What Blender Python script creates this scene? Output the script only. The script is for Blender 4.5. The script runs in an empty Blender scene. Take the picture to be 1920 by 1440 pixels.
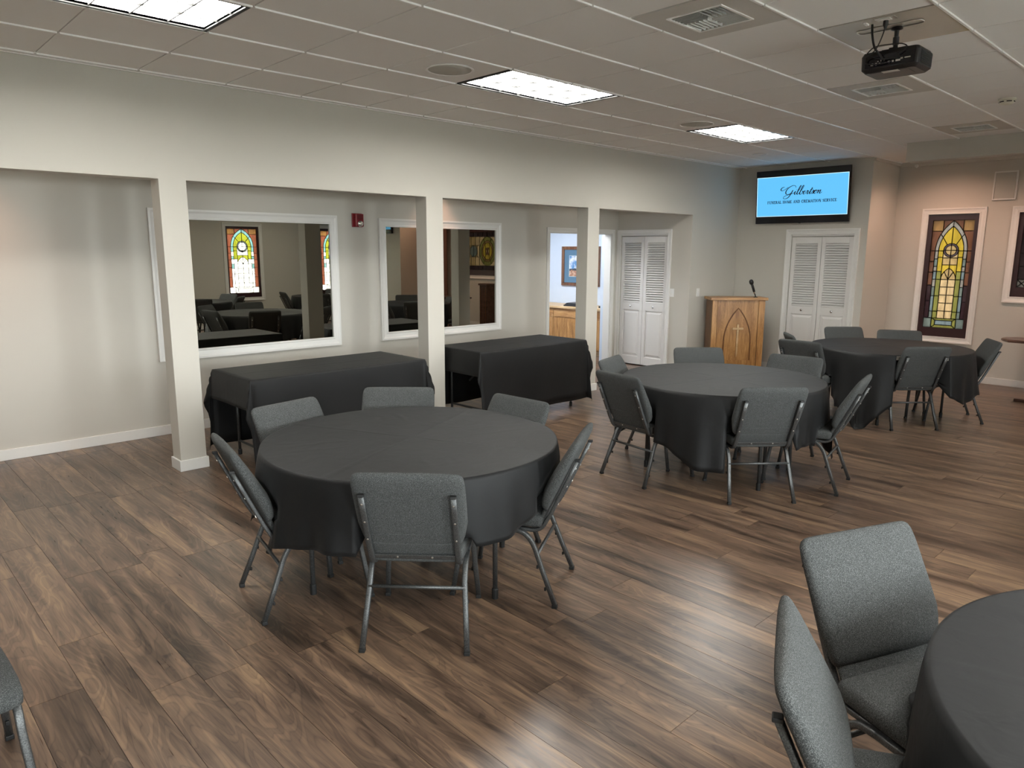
import bpy, bmesh, math, random
from mathutils import Vector, Matrix
random.seed(7)
PI = math.pi
SC = bpy.context.scene
COL = SC.collection

# ------------------------------------------------------------------ camera, world, exposure
cam_d = bpy.data.cameras.new('camera')
cam_d.sensor_width = 36.0
cam_d.lens = 1353.8 / 1920 * 36.0
cam_d.clip_start = 0.05
cam = bpy.data.objects.new('camera', cam_d)
COL.objects.link(cam)
CAM = Vector((5.6201, -1.1759, 1.7067))
YAW, PIT, ROL = -0.8082, -0.1814, 0.004
fw = Vector((math.sin(YAW) * math.cos(PIT), math.cos(YAW) * math.cos(PIT), math.sin(PIT)))
rt0 = Vector((math.cos(YAW), -math.sin(YAW), 0))
up0 = rt0.cross(fw)
rt = rt0 * math.cos(ROL) + up0 * math.sin(ROL)
up = -rt0 * math.sin(ROL) + up0 * math.cos(ROL)
cam.matrix_world = Matrix(((rt.x, up.x, -fw.x, CAM.x), (rt.y, up.y, -fw.y, CAM.y), (rt.z, up.z, -fw.z, CAM.z), (0, 0, 0, 1)))
SC.camera = cam

def project(p):
    d = Vector(p) - CAM
    z = d.dot(fw)
    if z < 0.1:
        return None
    return 960 + 1353.8 * d.dot(rt) / z, 720 - 1353.8 * d.dot(up) / z, z

world = bpy.data.worlds.new('sky')
SC.world = world
world.use_nodes = True
bg = world.node_tree.nodes['Background']
bg.inputs[0].default_value = (0.93, 0.965, 1.0, 1)
SKY = 48.0
bg.inputs[1].default_value = SKY

SC.view_settings.view_transform = 'Standard'
SC.view_settings.look = 'None'
SC.view_settings.gamma = 1.0
SC.view_settings.use_curve_mapping = False
SC.view_settings.exposure = 0.27
SC.cycles.adaptive_threshold = 0.02
SC.cycles.max_bounces = 6
SC.cycles.diffuse_bounces = 3
SC.cycles.glossy_bounces = 3
SC.cycles.transmission_bounces = 4
SC.cycles.caustics_reflective = False
SC.cycles.caustics_refractive = False
TROFFER = 25.0        # strength of the lit panels in the ceiling fixtures
WARM = (1.0, 0.60, 0.44)

# ------------------------------------------------------------------ materials
MATS = {}
def nodes(m):
    m.use_nodes = True
    return m.node_tree.nodes, m.node_tree.links, m.node_tree.nodes['Principled BSDF']

def mat(name, col, rough=0.6, metal=0.0, spec=0.5, bump=None, var=None, sheen=0, emit=None, coat=0, trans=0):
    """bump=(scale,strength,dist)  var=(scale,amount) noise variation of value"""
    m = bpy.data.materials.new(name)
    N, L, P = nodes(m)
    P.inputs['Base Color'].default_value = (*col, 1)
    P.inputs['Roughness'].default_value = rough
    P.inputs['Metallic'].default_value = metal
    P.inputs['Specular IOR Level'].default_value = spec
    if sheen:
        P.inputs['Sheen Weight'].default_value = sheen
        P.inputs['Sheen Roughness'].default_value = 0.5
    if coat:
        P.inputs['Coat Weight'].default_value = coat
        P.inputs['Coat Roughness'].default_value = 0.2
    if trans:
        P.inputs['Transmission Weight'].default_value = trans
    if emit:
        P.inputs['Emission Color'].default_value = (*emit[0], 1)
        P.inputs['Emission Strength'].default_value = emit[1]
    tc = None
    if bump or var:
        tc = N.new('ShaderNodeTexCoord')
    if var:
        n = N.new('ShaderNodeTexNoise'); n.inputs['Scale'].default_value = var[0]; n.inputs['Detail'].default_value = 4
        L.new(tc.outputs['Object'], n.inputs['Vector'])
        r = N.new('ShaderNodeValToRGB')
        a = var[1]
        r.color_ramp.elements[0].position = 0.3; r.color_ramp.elements[1].position = 0.7
        r.color_ramp.elements[0].color = (*[c * (1 - a) for c in col], 1)
        r.color_ramp.elements[1].color = (*[min(1, c * (1 + a)) for c in col], 1)
        L.new(n.outputs['Fac'], r.inputs['Fac']); L.new(r.outputs['Color'], P.inputs['Base Color'])
    if bump:
        n = N.new('ShaderNodeTexNoise'); n.inputs['Scale'].default_value = bump[0]; n.inputs['Detail'].default_value = 3
        L.new(tc.outputs['Object'], n.inputs['Vector'])
        b = N.new('ShaderNodeBump'); b.inputs['Strength'].default_value = bump[1]; b.inputs['Distance'].default_value = bump[2]
        L.new(n.outputs['Fac'], b.inputs['Height']); L.new(b.outputs['Normal'], P.inputs['Normal'])
    MATS[name] = m
    return m

mat('wall_paint', (0.575, 0.545, 0.485), 0.7)
mat('white_paint', (0.78, 0.765, 0.73), 0.42)
mat('door_paint', (0.76, 0.74, 0.71), 0.45)
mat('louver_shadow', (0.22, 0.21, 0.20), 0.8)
mat('cool_wall', (0.66, 0.74, 0.85), 0.7)
mat('tile', (0.89, 0.87, 0.845), 0.9)
mat('tee_bar', (0.95, 0.95, 0.93), 0.3)
mat('plenum', (0.12, 0.115, 0.11), 0.9)
mat('light_trim', (0.012, 0.012, 0.012), 0.5)
mat('louver_white', (0.85, 0.86, 0.84), 0.4)
mat('louver_blade', (0.05, 0.05, 0.048), 0.5)
mat('lamp_lens', (0.9, 0.9, 0.9), 0.5, emit=((1.0, 0.985, 0.93), TROFFER))
mat('warm_lens', (0.9, 0.8, 0.7), 0.5, emit=(WARM, 10.0))
mat('aisle_fill_lens', (0.9, 0.9, 0.9), 0.5, emit=((1.0, 0.93, 0.84), 2.5))
mat('cool_lens', (0.9, 0.9, 0.9), 0.5, emit=((0.93, 0.96, 1.0), 34.0))
mat('vent_metal', (0.60, 0.57, 0.525), 0.5)
mat('vent_slat', (0.58, 0.59, 0.57), 0.4)
mat('dark_void', (0.012, 0.012, 0.012), 0.9)
mat('black_plastic', (0.012, 0.012, 0.013), 0.35)
mat('black_rubber', (0.01, 0.01, 0.01), 0.6)
mat('brown_plastic', (0.06, 0.045, 0.04), 0.4)
mat('speaker_grille', (0.53, 0.51, 0.46), 0.7, bump=(500, 0.3, 0.002))
mat('ivory_plastic', (0.76, 0.73, 0.62), 0.4)
mat('white_plastic', (0.82, 0.81, 0.78), 0.35)
mat('red_plastic', (0.22, 0.008, 0.014), 0.3)
mat('clear_lens', (0.85, 0.85, 0.85), 0.08, metal=0.9)
mat('chrome', (0.75, 0.75, 0.75), 0.15, metal=1)
mat('zinc', (0.72, 0.70, 0.66), 0.3, metal=1)
mat('hammered_metal', (0.105, 0.108, 0.108), 0.42, metal=0.65, bump=(320, 0.35, 0.002), var=(260, 0.45))
mat('mirror_glass', (0.40, 0.385, 0.33), 0.0, metal=1.0)
mat('lead', (0.01, 0.009, 0.009), 0.5)
mat('maroon_wood', (0.035, 0.012, 0.014), 0.35, coat=0.2)
mat('brown_wall', (0.17, 0.085, 0.06), 0.8)
mat('table_laminate', (0.25, 0.23, 0.20), 0.5)
mat('screen_black', (0.004, 0.004, 0.008), 0.15)
mat('screen_blue', (0.0, 0.0, 0.0), 0.3, emit=((0.13, 0.56, 1.0), 0.85))
mat('screen_white', (0.0, 0.0, 0.0), 0.3, emit=((0.62, 0.85, 1.0), 1.15))
mat('screen_ink', (0.012, 0.015, 0.07), 0.4)
mat('screen_ink_blue', (0.015, 0.06, 0.16), 0.4)
mat('picture_mat_blue', (0.10, 0.20, 0.30), 0.7)
mat('picture_mat_pale', (0.45, 0.55, 0.62), 0.7)
mat('exterior', (0.3, 0.3, 0.28), 0.9)

def cloth_mat():
    m = mat('black_cloth', (0.0034, 0.0036, 0.0040), 0.62, spec=0.38, sheen=0.03)
    N, L, P = nodes(m)
    tc = N.new('ShaderNodeTexCoord')
    n = N.new('ShaderNodeTexNoise'); n.inputs['Scale'].default_value = 9; n.inputs['Detail'].default_value = 3; n.inputs['Distortion'].default_value = 0.6
    L.new(tc.outputs['Object'], n.inputs['Vector'])
    n2 = N.new('ShaderNodeTexNoise'); n2.inputs['Scale'].default_value = 700
    L.new(tc.outputs['Object'], n2.inputs['Vector'])
    a = N.new('ShaderNodeMath'); a.operation = 'MULTIPLY_ADD'; a.inputs[1].default_value = 0.05
    L.new(n2.outputs['Fac'], a.inputs[0]); L.new(n.outputs['Fac'], a.inputs[2])
    b = N.new('ShaderNodeBump'); b.inputs['Strength'].default_value = 0.25; b.inputs['Distance'].default_value = 0.01
    L.new(a.outputs[0], b.inputs['Height']); L.new(b.outputs['Normal'], P.inputs['Normal'])
    return m
cloth_mat()

def fabric_mat():
    m = mat('grey_tweed', (0.13, 0.137, 0.137), 0.9, spec=0.2)
    N, L, P = nodes(m)
    tc = N.new('ShaderNodeTexCoord')
    outs = []
    for sc in ((950, 330, 330), (330, 950, 950)):
        mp = N.new('ShaderNodeMapping'); mp.inputs['Scale'].default_value = sc
        L.new(tc.outputs['Object'], mp.inputs['Vector'])
        n = N.new('ShaderNodeTexNoise'); n.inputs['Scale'].default_value = 1.0; n.inputs['Detail'].default_value = 2
        L.new(mp.outputs['Vector'], n.inputs['Vector']); outs.append(n.outputs['Fac'])
    a = N.new('ShaderNodeMath'); a.operation = 'ADD'
    L.new(outs[0], a.inputs[0]); L.new(outs[1], a.inputs[1])
    r = N.new('ShaderNodeMapRange'); r.inputs['From Min'].default_value = 0.72; r.inputs['From Max'].default_value = 1.28
    L.new(a.outputs[0], r.inputs['Value'])
    cr = N.new('ShaderNodeValToRGB')
    cr.color_ramp.elements[0].color = (0.021, 0.023, 0.023, 1)
    cr.color_ramp.elements[1].color = (0.168, 0.172, 0.169, 1)
    e = cr.color_ramp.elements.new(0.5); e.color = (0.055, 0.058, 0.057, 1)
    L.new(r.outputs['Result'], cr.inputs['Fac']); L.new(cr.outputs['Color'], P.inputs['Base Color'])
    b = N.new('ShaderNodeBump'); b.inputs['Strength'].default_value = 0.5; b.inputs['Distance'].default_value = 0.002
    L.new(outs[0], b.inputs['Height']); L.new(b.outputs['Normal'], P.inputs['Normal'])
fabric_mat()

def wood_mat(name, ramp, rough, axis='X', rings=26, coat=0.0, fine=90, per_object=True, smudge=0.0, scale=1.0):
    """grain along local axis; contour lines of a stretched noise give cathedral figure"""
    m = bpy.data.materials.new(name); MATS[name] = m
    N, L, P = nodes(m)
    P.inputs['Roughness'].default_value = rough
    if coat:
        P.inputs['Coat Weight'].default_value = coat; P.inputs['Coat Roughness'].default_value = 0.25
    tc = N.new('ShaderNodeTexCoord')
    vec = tc.outputs['Object']
    rnd = None
    if per_object:
        oi = N.new('ShaderNodeObjectInfo')
        at = N.new('ShaderNodeAttribute'); at.attribute_name = 'pr'
        ad = N.new('ShaderNodeMath'); ad.operation = 'ADD'
        L.new(oi.outputs['Random'], ad.inputs[0]); L.new(at.outputs['Fac'], ad.inputs[1])
        fr = N.new('ShaderNodeMath'); fr.operation = 'FRACT'; L.new(ad.outputs[0], fr.inputs[0])
        rnd = fr.outputs[0]
        cx = N.new('ShaderNodeCombineXYZ')
        for k, mul in enumerate((37.0, 91.0, 53.0)):
            q = N.new('ShaderNodeMath'); q.operation = 'MULTIPLY'; q.inputs[1].default_value = mul
            L.new(rnd, q.inputs[0]); L.new(q.outputs[0], cx.inputs[k])
        va = N.new('ShaderNodeVectorMath'); va.operation = 'ADD'
        L.new(vec, va.inputs[0]); L.new(cx.outputs[0], va.inputs[1]); vec = va.outputs[0]
    def stretched(along, across, detail, dist=0.0):
        mp = N.new('ShaderNodeMapping')
        s = {'X': (along, across, across), 'Y': (across, along, across), 'Z': (across, across, along)}[axis]
        mp.inputs['Scale'].default_value = [q * scale for q in s]
        L.new(vec, mp.inputs['Vector'])
        n = N.new('ShaderNodeTexNoise'); n.inputs['Scale'].default_value = 1; n.inputs['Detail'].default_value = detail
        n.inputs['Distortion'].default_value = dist
        L.new(mp.outputs['Vector'], n.inputs['Vector'])
        return n.outputs['Fac']
    def math_(op, a, b=None, c=None):
        q = N.new('ShaderNodeMath'); q.operation = op
        for k, v in enumerate((a, b, c)):
            if v is None: continue
            if isinstance(v, (int, float)): q.inputs[k].default_value = v
            else: L.new(v, q.inputs[k])
        return q.outputs[0]
    broad = stretched(1.3, 12.0, 5, 0.5)
    ring = math_('SINE', math_('MULTIPLY', stretched(1.4, 8.5, 1.5, 0.4), rings * 6.283))
    fib = stretched(4, fine, 4)
    blot = stretched(1.6, 6.0, 3, 1.0)
    v = math_('MULTIPLY_ADD', broad, 1.25, -0.17)
    v = math_('MULTIPLY_ADD', ring, 0.05, v)
    line = math_('POWER', math_('SUBTRACT', 1.0, math_('ABSOLUTE', ring)), 3.0)
    v = math_('MULTIPLY_ADD', line, -0.13, v)
    knot = stretched(2.2, 7.0, 2, 2.0)
    kk = N.new('ShaderNodeMapRange'); kk.inputs['From Min'].default_value = 0.70; kk.inputs['From Max'].default_value = 0.78
    L.new(knot, kk.inputs['Value'])
    v = math_('MULTIPLY_ADD', kk.outputs['Result'], -0.25, v)
    v = math_('MULTIPLY_ADD', math_('SUBTRACT', fib, 0.5), 0.45, v)
    if rnd:
        v = math_('MULTIPLY_ADD', math_('SUBTRACT', rnd, 0.5), 0.13, v)
    if smudge:
        sm = N.new('ShaderNodeMapRange'); sm.inputs['From Min'].default_value = 0.54; sm.inputs['From Max'].default_value = 0.68
        L.new(blot, sm.inputs['Value'])
        v = math_('MULTIPLY_ADD', sm.outputs['Result'], -smudge, v)
    cr = N.new('ShaderNodeValToRGB')
    els = cr.color_ramp.elements
    els[0].position = ramp[0][0]; els[0].color = (*ramp[0][1], 1)
    els[1].position = ramp[-1][0]; els[1].color = (*ramp[-1][1], 1)
    for p_, c_ in ramp[1:-1]:
        e = els.new(p_); e.color = (*c_, 1)
    L.new(v, cr.inputs['Fac']); L.new(cr.outputs['Color'], P.inputs['Base Color'])
    rr = math_('MULTIPLY_ADD', fib, 0.16, rough - 0.08)
    L.new(rr, P.inputs['Roughness'])
    return m
wood_mat('floor_wood', [(0.10, (0.036, 0.024, 0.017)), (0.34, (0.104, 0.066, 0.045)), (0.52, (0.172, 0.110, 0.074)), (0.68, (0.255, 0.164, 0.100)), (0.90, (0.38, 0.243, 0.142))], 0.31, 'X', 12, smudge=0.10)
wood_mat('oak', [(0.15, (0.26, 0.115, 0.035)), (0.5, (0.47, 0.245, 0.085)), (0.8, (0.62, 0.36, 0.15))], 0.38, 'Z', 13, fine=70, scale=1.7)
wood_mat('oak_flat', [(0.15, (0.30, 0.14, 0.045)), (0.5, (0.50, 0.27, 0.10)), (0.8, (0.62, 0.37, 0.16))], 0.38, 'X', 7, fine=70, scale=1.7)
wood_mat('oak_groove', [(0.15, (0.12, 0.045, 0.014)), (0.8, (0.26, 0.12, 0.04))], 0.45, 'Z', 7)
wood_mat('walnut_mid', [(0.15, (0.13, 0.065, 0.03)), (0.8, (0.28, 0.15, 0.075))], 0.4, 'Z', 9, scale=1.7)
wood_mat('pale_oak', [(0.15, (0.50, 0.33, 0.16)), (0.8, (0.72, 0.52, 0.30))], 0.4, 'X', 5, fine=70, scale=1.5)
wood_mat('walnut', [(0.15, (0.035, 0.017, 0.012)), (0.8, (0.13, 0.065, 0.045))], 0.32, 'X', 7, coat=0.2)
wood_mat('frame_wood', [(0.15, (0.10, 0.04, 0.02)), (0.8, (0.26, 0.12, 0.06))], 0.35, 'Z', 7)

def glass_mat(name, col, tr=1.0, gloss=0.06):
    """opalescent stained glass: passes daylight diffusely, with streaks and a slight gloss"""
    m = bpy.data.materials.new(name); MATS[name] = m
    m.use_nodes = True
    N, L = m.node_tree.nodes, m.node_tree.links
    N.clear()
    out = N.new('ShaderNodeOutputMaterial')
    tc = N.new('ShaderNodeTexCoord')
    mp = N.new('ShaderNodeMapping'); mp.inputs['Scale'].default_value = (14, 14, 5)
    L.new(tc.outputs['Object'], mp.inputs['Vector'])
    n = N.new('ShaderNodeTexNoise'); n.inputs['Scale'].default_value = 1; n.inputs['Detail'].default_value = 4; n.inputs['Distortion'].default_value = 1.5
    L.new(mp.outputs['Vector'], n.inputs['Vector'])
    cr = N.new('ShaderNodeValToRGB')
    cr.color_ramp.elements[0].position = 0.3; cr.color_ramp.elements[1].position = 0.7
    # each pane is a slab: light crosses two diffusing faces, so each face takes the square root
    eff = [min(0.97, math.sqrt(c * tr / SKY)) for c in col]
    cr.color_ramp.elements[0].color = (*[c * 0.80 for c in eff], 1)
    cr.color_ramp.elements[1].color = (*[min(1, c * 1.07) for c in eff], 1)
    L.new(n.outputs['Fac'], cr.inputs['Fac'])
    t = N.new('ShaderNodeBsdfTranslucent'); L.new(cr.outputs['Color'], t.inputs['Color'])
    g = N.new('ShaderNodeBsdfGlossy'); g.inputs['Roughness'].default_value = 0.08; g.inputs['Color'].default_value = (0.8, 0.8, 0.8, 1)
    mx = N.new('ShaderNodeMixShader'); mx.inputs[0].default_value = gloss
    L.new(t.outputs[0], mx.inputs[1]); L.new(g.outputs[0], mx.inputs[2]); L.new(mx.outputs[0], out.inputs[0])
    return m
def clear_pane():
    m = bpy.data.materials.new('clear_pane'); MATS['clear_pane'] = m; m.use_nodes = True
    N, L = m.node_tree.nodes, m.node_tree.links; N.clear()
    out = N.new('ShaderNodeOutputMaterial'); tr = N.new('ShaderNodeBsdfTransparent'); tr.inputs[0].default_value = (.93, .95, .94, 1)
    g = N.new('ShaderNodeBsdfGlossy'); g.inputs['Roughness'].default_value = 0.01
    fr = N.new('ShaderNodeFresnel'); fr.inputs[0].default_value = 1.3
    mx = N.new('ShaderNodeMixShader'); L.new(fr.outputs[0], mx.inputs[0]); L.new(tr.outputs[0], mx.inputs[1]); L.new(g.outputs[0], mx.inputs[2]); L.new(mx.outputs[0], out.inputs[0])
clear_pane()
GLASS = {'amber': (0.46, 0.23, 0.075), 'rust': (0.24, 0.09, 0.045), 'gold': (0.80, 0.52, 0.05), 'cream': (0.92, 0.62, 0.30), 'pearl': (0.46, 0.39, 0.31),
         'olive': (0.33, 0.30, 0.07), 'teal': (0.24, 0.27, 0.22), 'smoke': (0.20, 0.14, 0.15), 'straw': (0.70, 0.45, 0.18), 'blue': (0.26, 0.31, 0.30),
         'maroonglass': (0.06, 0.028, 0.03), 'lime': (0.62, 0.66, 0.06), 'clear': (0.95, 0.95, 0.88), 'aqua': (0.40, 0.80, 0.80), 'brick': (0.50, 0.16, 0.09)}
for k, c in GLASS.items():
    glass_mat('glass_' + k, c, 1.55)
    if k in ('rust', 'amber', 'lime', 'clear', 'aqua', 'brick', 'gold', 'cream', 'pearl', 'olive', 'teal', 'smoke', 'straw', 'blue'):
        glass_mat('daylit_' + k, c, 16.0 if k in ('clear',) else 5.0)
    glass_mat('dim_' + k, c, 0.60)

# ------------------------------------------------------------------ mesh building
class MB:
    def __init__(s):
        s.v = []; s.f = []
    def box(s, x0, x1, y0, y1, z0, z1):
        if x0 > x1: x0, x1 = x1, x0
        if y0 > y1: y0, y1 = y1, y0
        if z0 > z1: z0, z1 = z1, z0
        b = len(s.v)
        s.v += [(x, y, z) for z in (z0, z1) for y in (y0, y1) for x in (x0, x1)]
        s.f += [tuple(b + i for i in q) for q in ((0, 2, 3, 1), (4, 5, 7, 6), (0, 1, 5, 4), (2, 6, 7, 3), (0, 4, 6, 2), (1, 3, 7, 5))]
        return s
    def loft(s, rings, cap=True, closed=True):
        b = len(s.v); n = len(rings[0])
        for r in rings: s.v += [tuple(p) for p in r]
        for i in range(len(rings) - 1):
            for j in range(n if closed else n - 1):
                k = (j + 1) % n
                s.f.append((b + i * n + j, b + i * n + k, b + (i + 1) * n + k, b + (i + 1) * n + j))
        if cap:
            s.f.append(tuple(b + j for j in reversed(range(n))))
            e = b + (len(rings) - 1) * n
            s.f.append(tuple(e + j for j in range(n)))
        return s
    def sweep(s, path, normal, a, b, n=8, expo=2.0, cap=True):
        """section with half-size a along 'normal' and b across it in the plane of the path"""
        path = [Vector(p) for p in path]; nv = Vector(normal).normalized()
        rings = []
        for i, p in enumerate(path):
            t = (path[min(i + 1, len(path) - 1)] - path[max(i - 1, 0)]).normalized()
            q = t.cross(nv)
            if q.length < 1e-4: q = t.orthogonal()
            q.normalize(); m = q.cross(t).normalized()
            ring = []
            for k in range(n):
                an = 2 * PI * (k + 0.5) / n
                c, d = math.cos(an), math.sin(an)
                c = math.copysign(abs(c) ** (2 / expo), c); d = math.copysign(abs(d) ** (2 / expo), d)
                ring.append(p + m * (a * c) + q * (b * d))
            rings.append(ring)
        return s.loft(rings, cap)
    def tube(s, path, r, n=8):
        path = [Vector(p) for p in path]
        t = (path[-1] - path[0]).normalized()
        nv = Vector((0, 0, 1)) if abs(t.z) < 0.9 else Vector((1, 0, 0))
        return s.sweep(path, nv, r, r, n)
    def lathe(s, prof, n=24, origin=(0, 0, 0), axis='Z'):
        o = Vector(origin); rings = []
        for r, h in prof:
            ring = []
            for k in range(n):
                a = 2 * PI * k / n
                c, d = r * math.cos(a), r * math.sin(a)
                ring.append(o + Vector({'Z': (c, d, h), 'Y': (d, h, c), 'X': (h, c, d)}[axis]))
            rings.append(ring)
        return s.loft(rings)
    def prism(s, poly, d0, d1, fn):
        """poly in 2D, extruded from d0 to d1; fn(u,v,d) -> 3D"""
        return s.loft([[fn(u, v, d0) for u, v in poly], [fn(u, v, d1) for u, v in poly]])
    def mesh(s, name, m=None, smooth=False):
        me = bpy.data.meshes.new(name)
        me.from_pydata(s.v, [], s.f)
        bm = bmesh.new(); bm.from_mesh(me); bmesh.ops.recalc_face_normals(bm, faces=bm.faces); bm.to_mesh(me); bm.free()
        if m: me.materials.append(MATS[m] if isinstance(m, str) else m)
        if smooth:
            me.polygons.foreach_set('use_smooth', [True] * len(me.polygons))
        me.update()
        return me
    def build(s, name, m=None, parent=None, smooth=False, bevel=0, angle=None):
        o = add(name, s.mesh(name, m, smooth), parent)
        if bevel:
            md = o.modifiers.new('bevel', 'BEVEL'); md.width = bevel; md.segments = 2; md.limit_method = 'ANGLE'; md.angle_limit = 0.9
        return o

def add(name, me, parent=None, loc=None, rot=None):
    o = bpy.data.objects.new(name, me)
    COL.objects.link(o)
    if parent: o.parent = parent
    if loc: o.location = loc
    if rot: o.rotation_euler = rot
    return o
def tag(o, label=None, cat=None, group=None, kind=None):
    if label: o['label'] = label
    if cat: o['category'] = cat
    if group: o['group'] = group
    if kind: o['kind'] = kind
    return o
def thing(name, label, cat, loc=(0, 0, 0), rz=0, group=None, kind=None):
    o = bpy.data.objects.new(name, None); COL.objects.link(o)
    o.location = loc; o.rotation_euler = (0, 0, rz); o.empty_display_size = 0.1
    return tag(o, label, cat, group, kind)
def struct(name, mb, m, label=None, parent=None, **k):
    o = mb.build(name, m, parent, **k)
    return tag(o, label, None, None, 'structure')
def copy_tree(o, parent=None):
    c = o.copy(); COL.objects.link(c); c.parent = parent
    for ch in o.children: copy_tree(ch, c)
    return c
def light(name, kind, loc, energy, color, parent=None, **k):
    d = bpy.data.lights.new(name, kind); d.energy = energy; d.color = color
    for a, v in k.items(): setattr(d, a, v)
    o = bpy.data.objects.new(name, d); COL.objects.link(o); o.location = loc
    if parent: o.parent = parent
    return o
def wall_panels(mb, axis, p0, p1, a0, a1, z0, z1, holes):
    """wall slab between p0..p1 on 'axis', a0..a1 along, with rectangular holes (a,b,zlo,zhi)"""
    def bx(u0, u1, w0, w1):
        if u1 - u0 < 1e-4 or w1 - w0 < 1e-4: return
        if axis == 'x': mb.box(p0, p1, u0, u1, w0, w1)
        else: mb.box(u0, u1, p0, p1, w0, w1)
    cur = a0
    for (a, b, lo, hi) in sorted(holes):
        bx(cur, a, z0, z1); bx(a, b, z0, lo); bx(a, b, hi, z1); cur = b
    bx(cur, a1, z0, z1)
    return mb

T = 0.6096
H = 2.935
XL, XR, YN, YF, YTV = -0.10, 7.70, -4.2, 9.92, 8.98
XB = -1.40           # outer wall of the side aisle
COLS = [(0.715, 0.913), (3.142, 3.345), (5.525, 5.735)]
OPEN_END = 7.755
ZH = 2.22            # underside of the header

# ------------------------------------------------------------------ floor
ROWW, PL = 0.183, 1.36
floor = struct('floor', MB().box(XB - 3.2, XR + 0.2, YN - 0.1, YF + 0.1, -0.08, -0.0125), 'plenum')
plank_me = MB().box(-PL / 2 + 0.0009, PL / 2 - 0.0009, -ROWW / 2 + 0.0009, ROWW / 2 - 0.0009, -0.012, 0).mesh('plank', 'floor_wood')
rows = []
joint = {-4: 2.16, -5: 2.576, -2: 2.85, -1: 1.36}
for r in range(int((YN - 0.125) / ROWW) - 1, int((YF - 0.125) / ROWW) + 1):
    yc = 0.125 + ROWW * (r + 0.5)
    off = joint.get(r, random.uniform(0, PL))
    x = off - PL * math.ceil((off - (XB - 2.9)) / PL)
    while x < XR + 0.1:
        rows.append((x + PL / 2, yc)); x += PL
scored = []
for (x, y) in rows:
    best = 0
    for dx in (-0.6, -0.2, 0.2, 0.6):
        q = project((x + dx, y, 0))
        if q and -60 < q[0] < 1980 and -20 < q[1] < 1500:
            best = max(best, 1 / q[2] ** 2.2)
    scored.append((best, x, y))
scored.sort(reverse=True)
for s_, x, y in scored[:300]:
    add('plank', plank_me, floor, (x, y, 0))
rest = MB(); vals = []
for s_, x, y in scored[300:]:
    rest.box(x - PL / 2 + 0.0009, x + PL / 2 - 0.0009, y - ROWW / 2 + 0.0009, y + ROWW / 2 - 0.0009, -0.012, 0)
    vals += [random.random()] * 8
ro = rest.build('plank_field', 'floor_wood', floor)
at_ = ro.data.attributes.new('pr', 'FLOAT', 'POINT'); at_.data.foreach_set('value', vals)
tag(ro, 'wood-look planks continuing to the far walls', None, None, 'stuff')

# ------------------------------------------------------------------ ceiling: tee bars and tiles
ceil = struct('ceiling', MB().box(XL - 0.2, XR + 0.2, YN - 0.1, YF + 0.1, H + 0.075, H + 0.14), 'plenum')
ceil.data.materials.clear(); ceil.data.materials.append(MATS['plenum'])
back_ceiling = struct('trim_1', MB().box(XL - 0.2, XR + 0.2, YN - 0.1, -4 * T, H - 0.001, H + 0.01), 'tile')
LIGHTS = [(2, -1), (2, 4), (2, 9), (9, -1), (9, 4), (9, 9)]   # (j, i) of each two-tile fixture
VENTS = [(5, 3.5), (5, 7.5 + 0), (5, 11.5)]
PANEL = (6, 5)
tile_me = MB().box(0.004, T - 0.004, 0.004, T - 0.004, 0, 0.016).mesh('ceiling_tile', 'tile')
bar_me = MB().box(-0.0065, 0.0065, 0.007, T - 0.007, -0.009, 0.02).mesh('grid_bar', 'tee_bar')
tee_me = MB().box(0.01, T - 0.01, -0.0035, 0.0035, 0.004, 0.02).mesh('cross_tee', 'vent_metal')
NI = int(YF / T) + 1
def covered(j, i0):
    for (lj, li) in LIGHTS:
        if j == lj and li - 0.01 <= i0 < li + 1.99: return True
    for (vj, vi) in VENTS:
        if j == vj and abs(i0 - vi) < 0.01: return True
    return (j, i0) == PANEL
for j in range(0, 13):
    for i in range(-4, NI):
        i0 = i + (0.5 if j == 5 else 0)
        y0 = i0 * T
        if y0 > YF - 0.1 or (j * T < 2.0 - T and y0 > YTV): continue
        if not covered(j, i0):
            add('ceiling_tile', tile_me, ceil, (j * T, y0, H))
            add('cross_tee', tee_me, ceil, (j * T, y0, H))
for j in range(0, 13):
    for i in range(-4, NI):
        if j * T < 1.75 and (i + 0.5) * T > YTV: continue
        add('grid_bar', bar_me, ceil, (j * T, i * T, H))
# narrow filler strip and wall angle along the header
struct('trim_2', MB().box(XL, 0.0, YN, YTV, H - 0.001, H + 0.02), 'tile')
struct('trim_3', MB().box(XL, XL + 0.022, YN, YTV, H - 0.006, H - 0.001), 'tile')

# ------------------------------------------------------------------ walls
wl = MB()
wl.box(XL - 0.17, XL, YN, OPEN_END, ZH, H + 0.05).box(XL - 0.17, XL, OPEN_END, YTV + 0.1, 0, H + 0.05)
struct('wall_left', wl, 'wall_paint')
side = MB()
DOORWAY = (6.24, 7.60, -0.1, 1.975)
wall_panels(side, 'x', XB - 0.12, XB, YN, 7.755 + 0.12, 0, 2.75, [(DOORWAY[0], DOORWAY[1], 0, 1.975)])
struct('wall_aisle', side, 'wall_paint')
end = MB()
wall_panels(end, 'y', 7.755, 7.875, XB - 0.12, XL - 0.168, 0, 2.75, [(-1.33, -0.49, 0, 1.965)])
struct('wall_aisle_end', end, 'wall_paint')
struct('ceiling_aisle', MB().box(XB - 0.12, XL - 0.02, YN, 7.88, 2.62, 2.75), 'wall_paint')
tv = MB()
wall_panels(tv, 'y', YTV, YTV + 0.12, XL - 0.17, 1.80, 0, H + 0.05, [(0.765, 1.63, 0, 1.955)])
struct('wall_far_left', tv, 'wall_paint')
struct('wall_pilaster', MB().box(1.68, 1.80, YTV + 0.12, YF + 0.12, 0, H + 0.05), 'wall_paint')
W1 = (2.232, 2.842, 0.575, 2.226)
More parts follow.
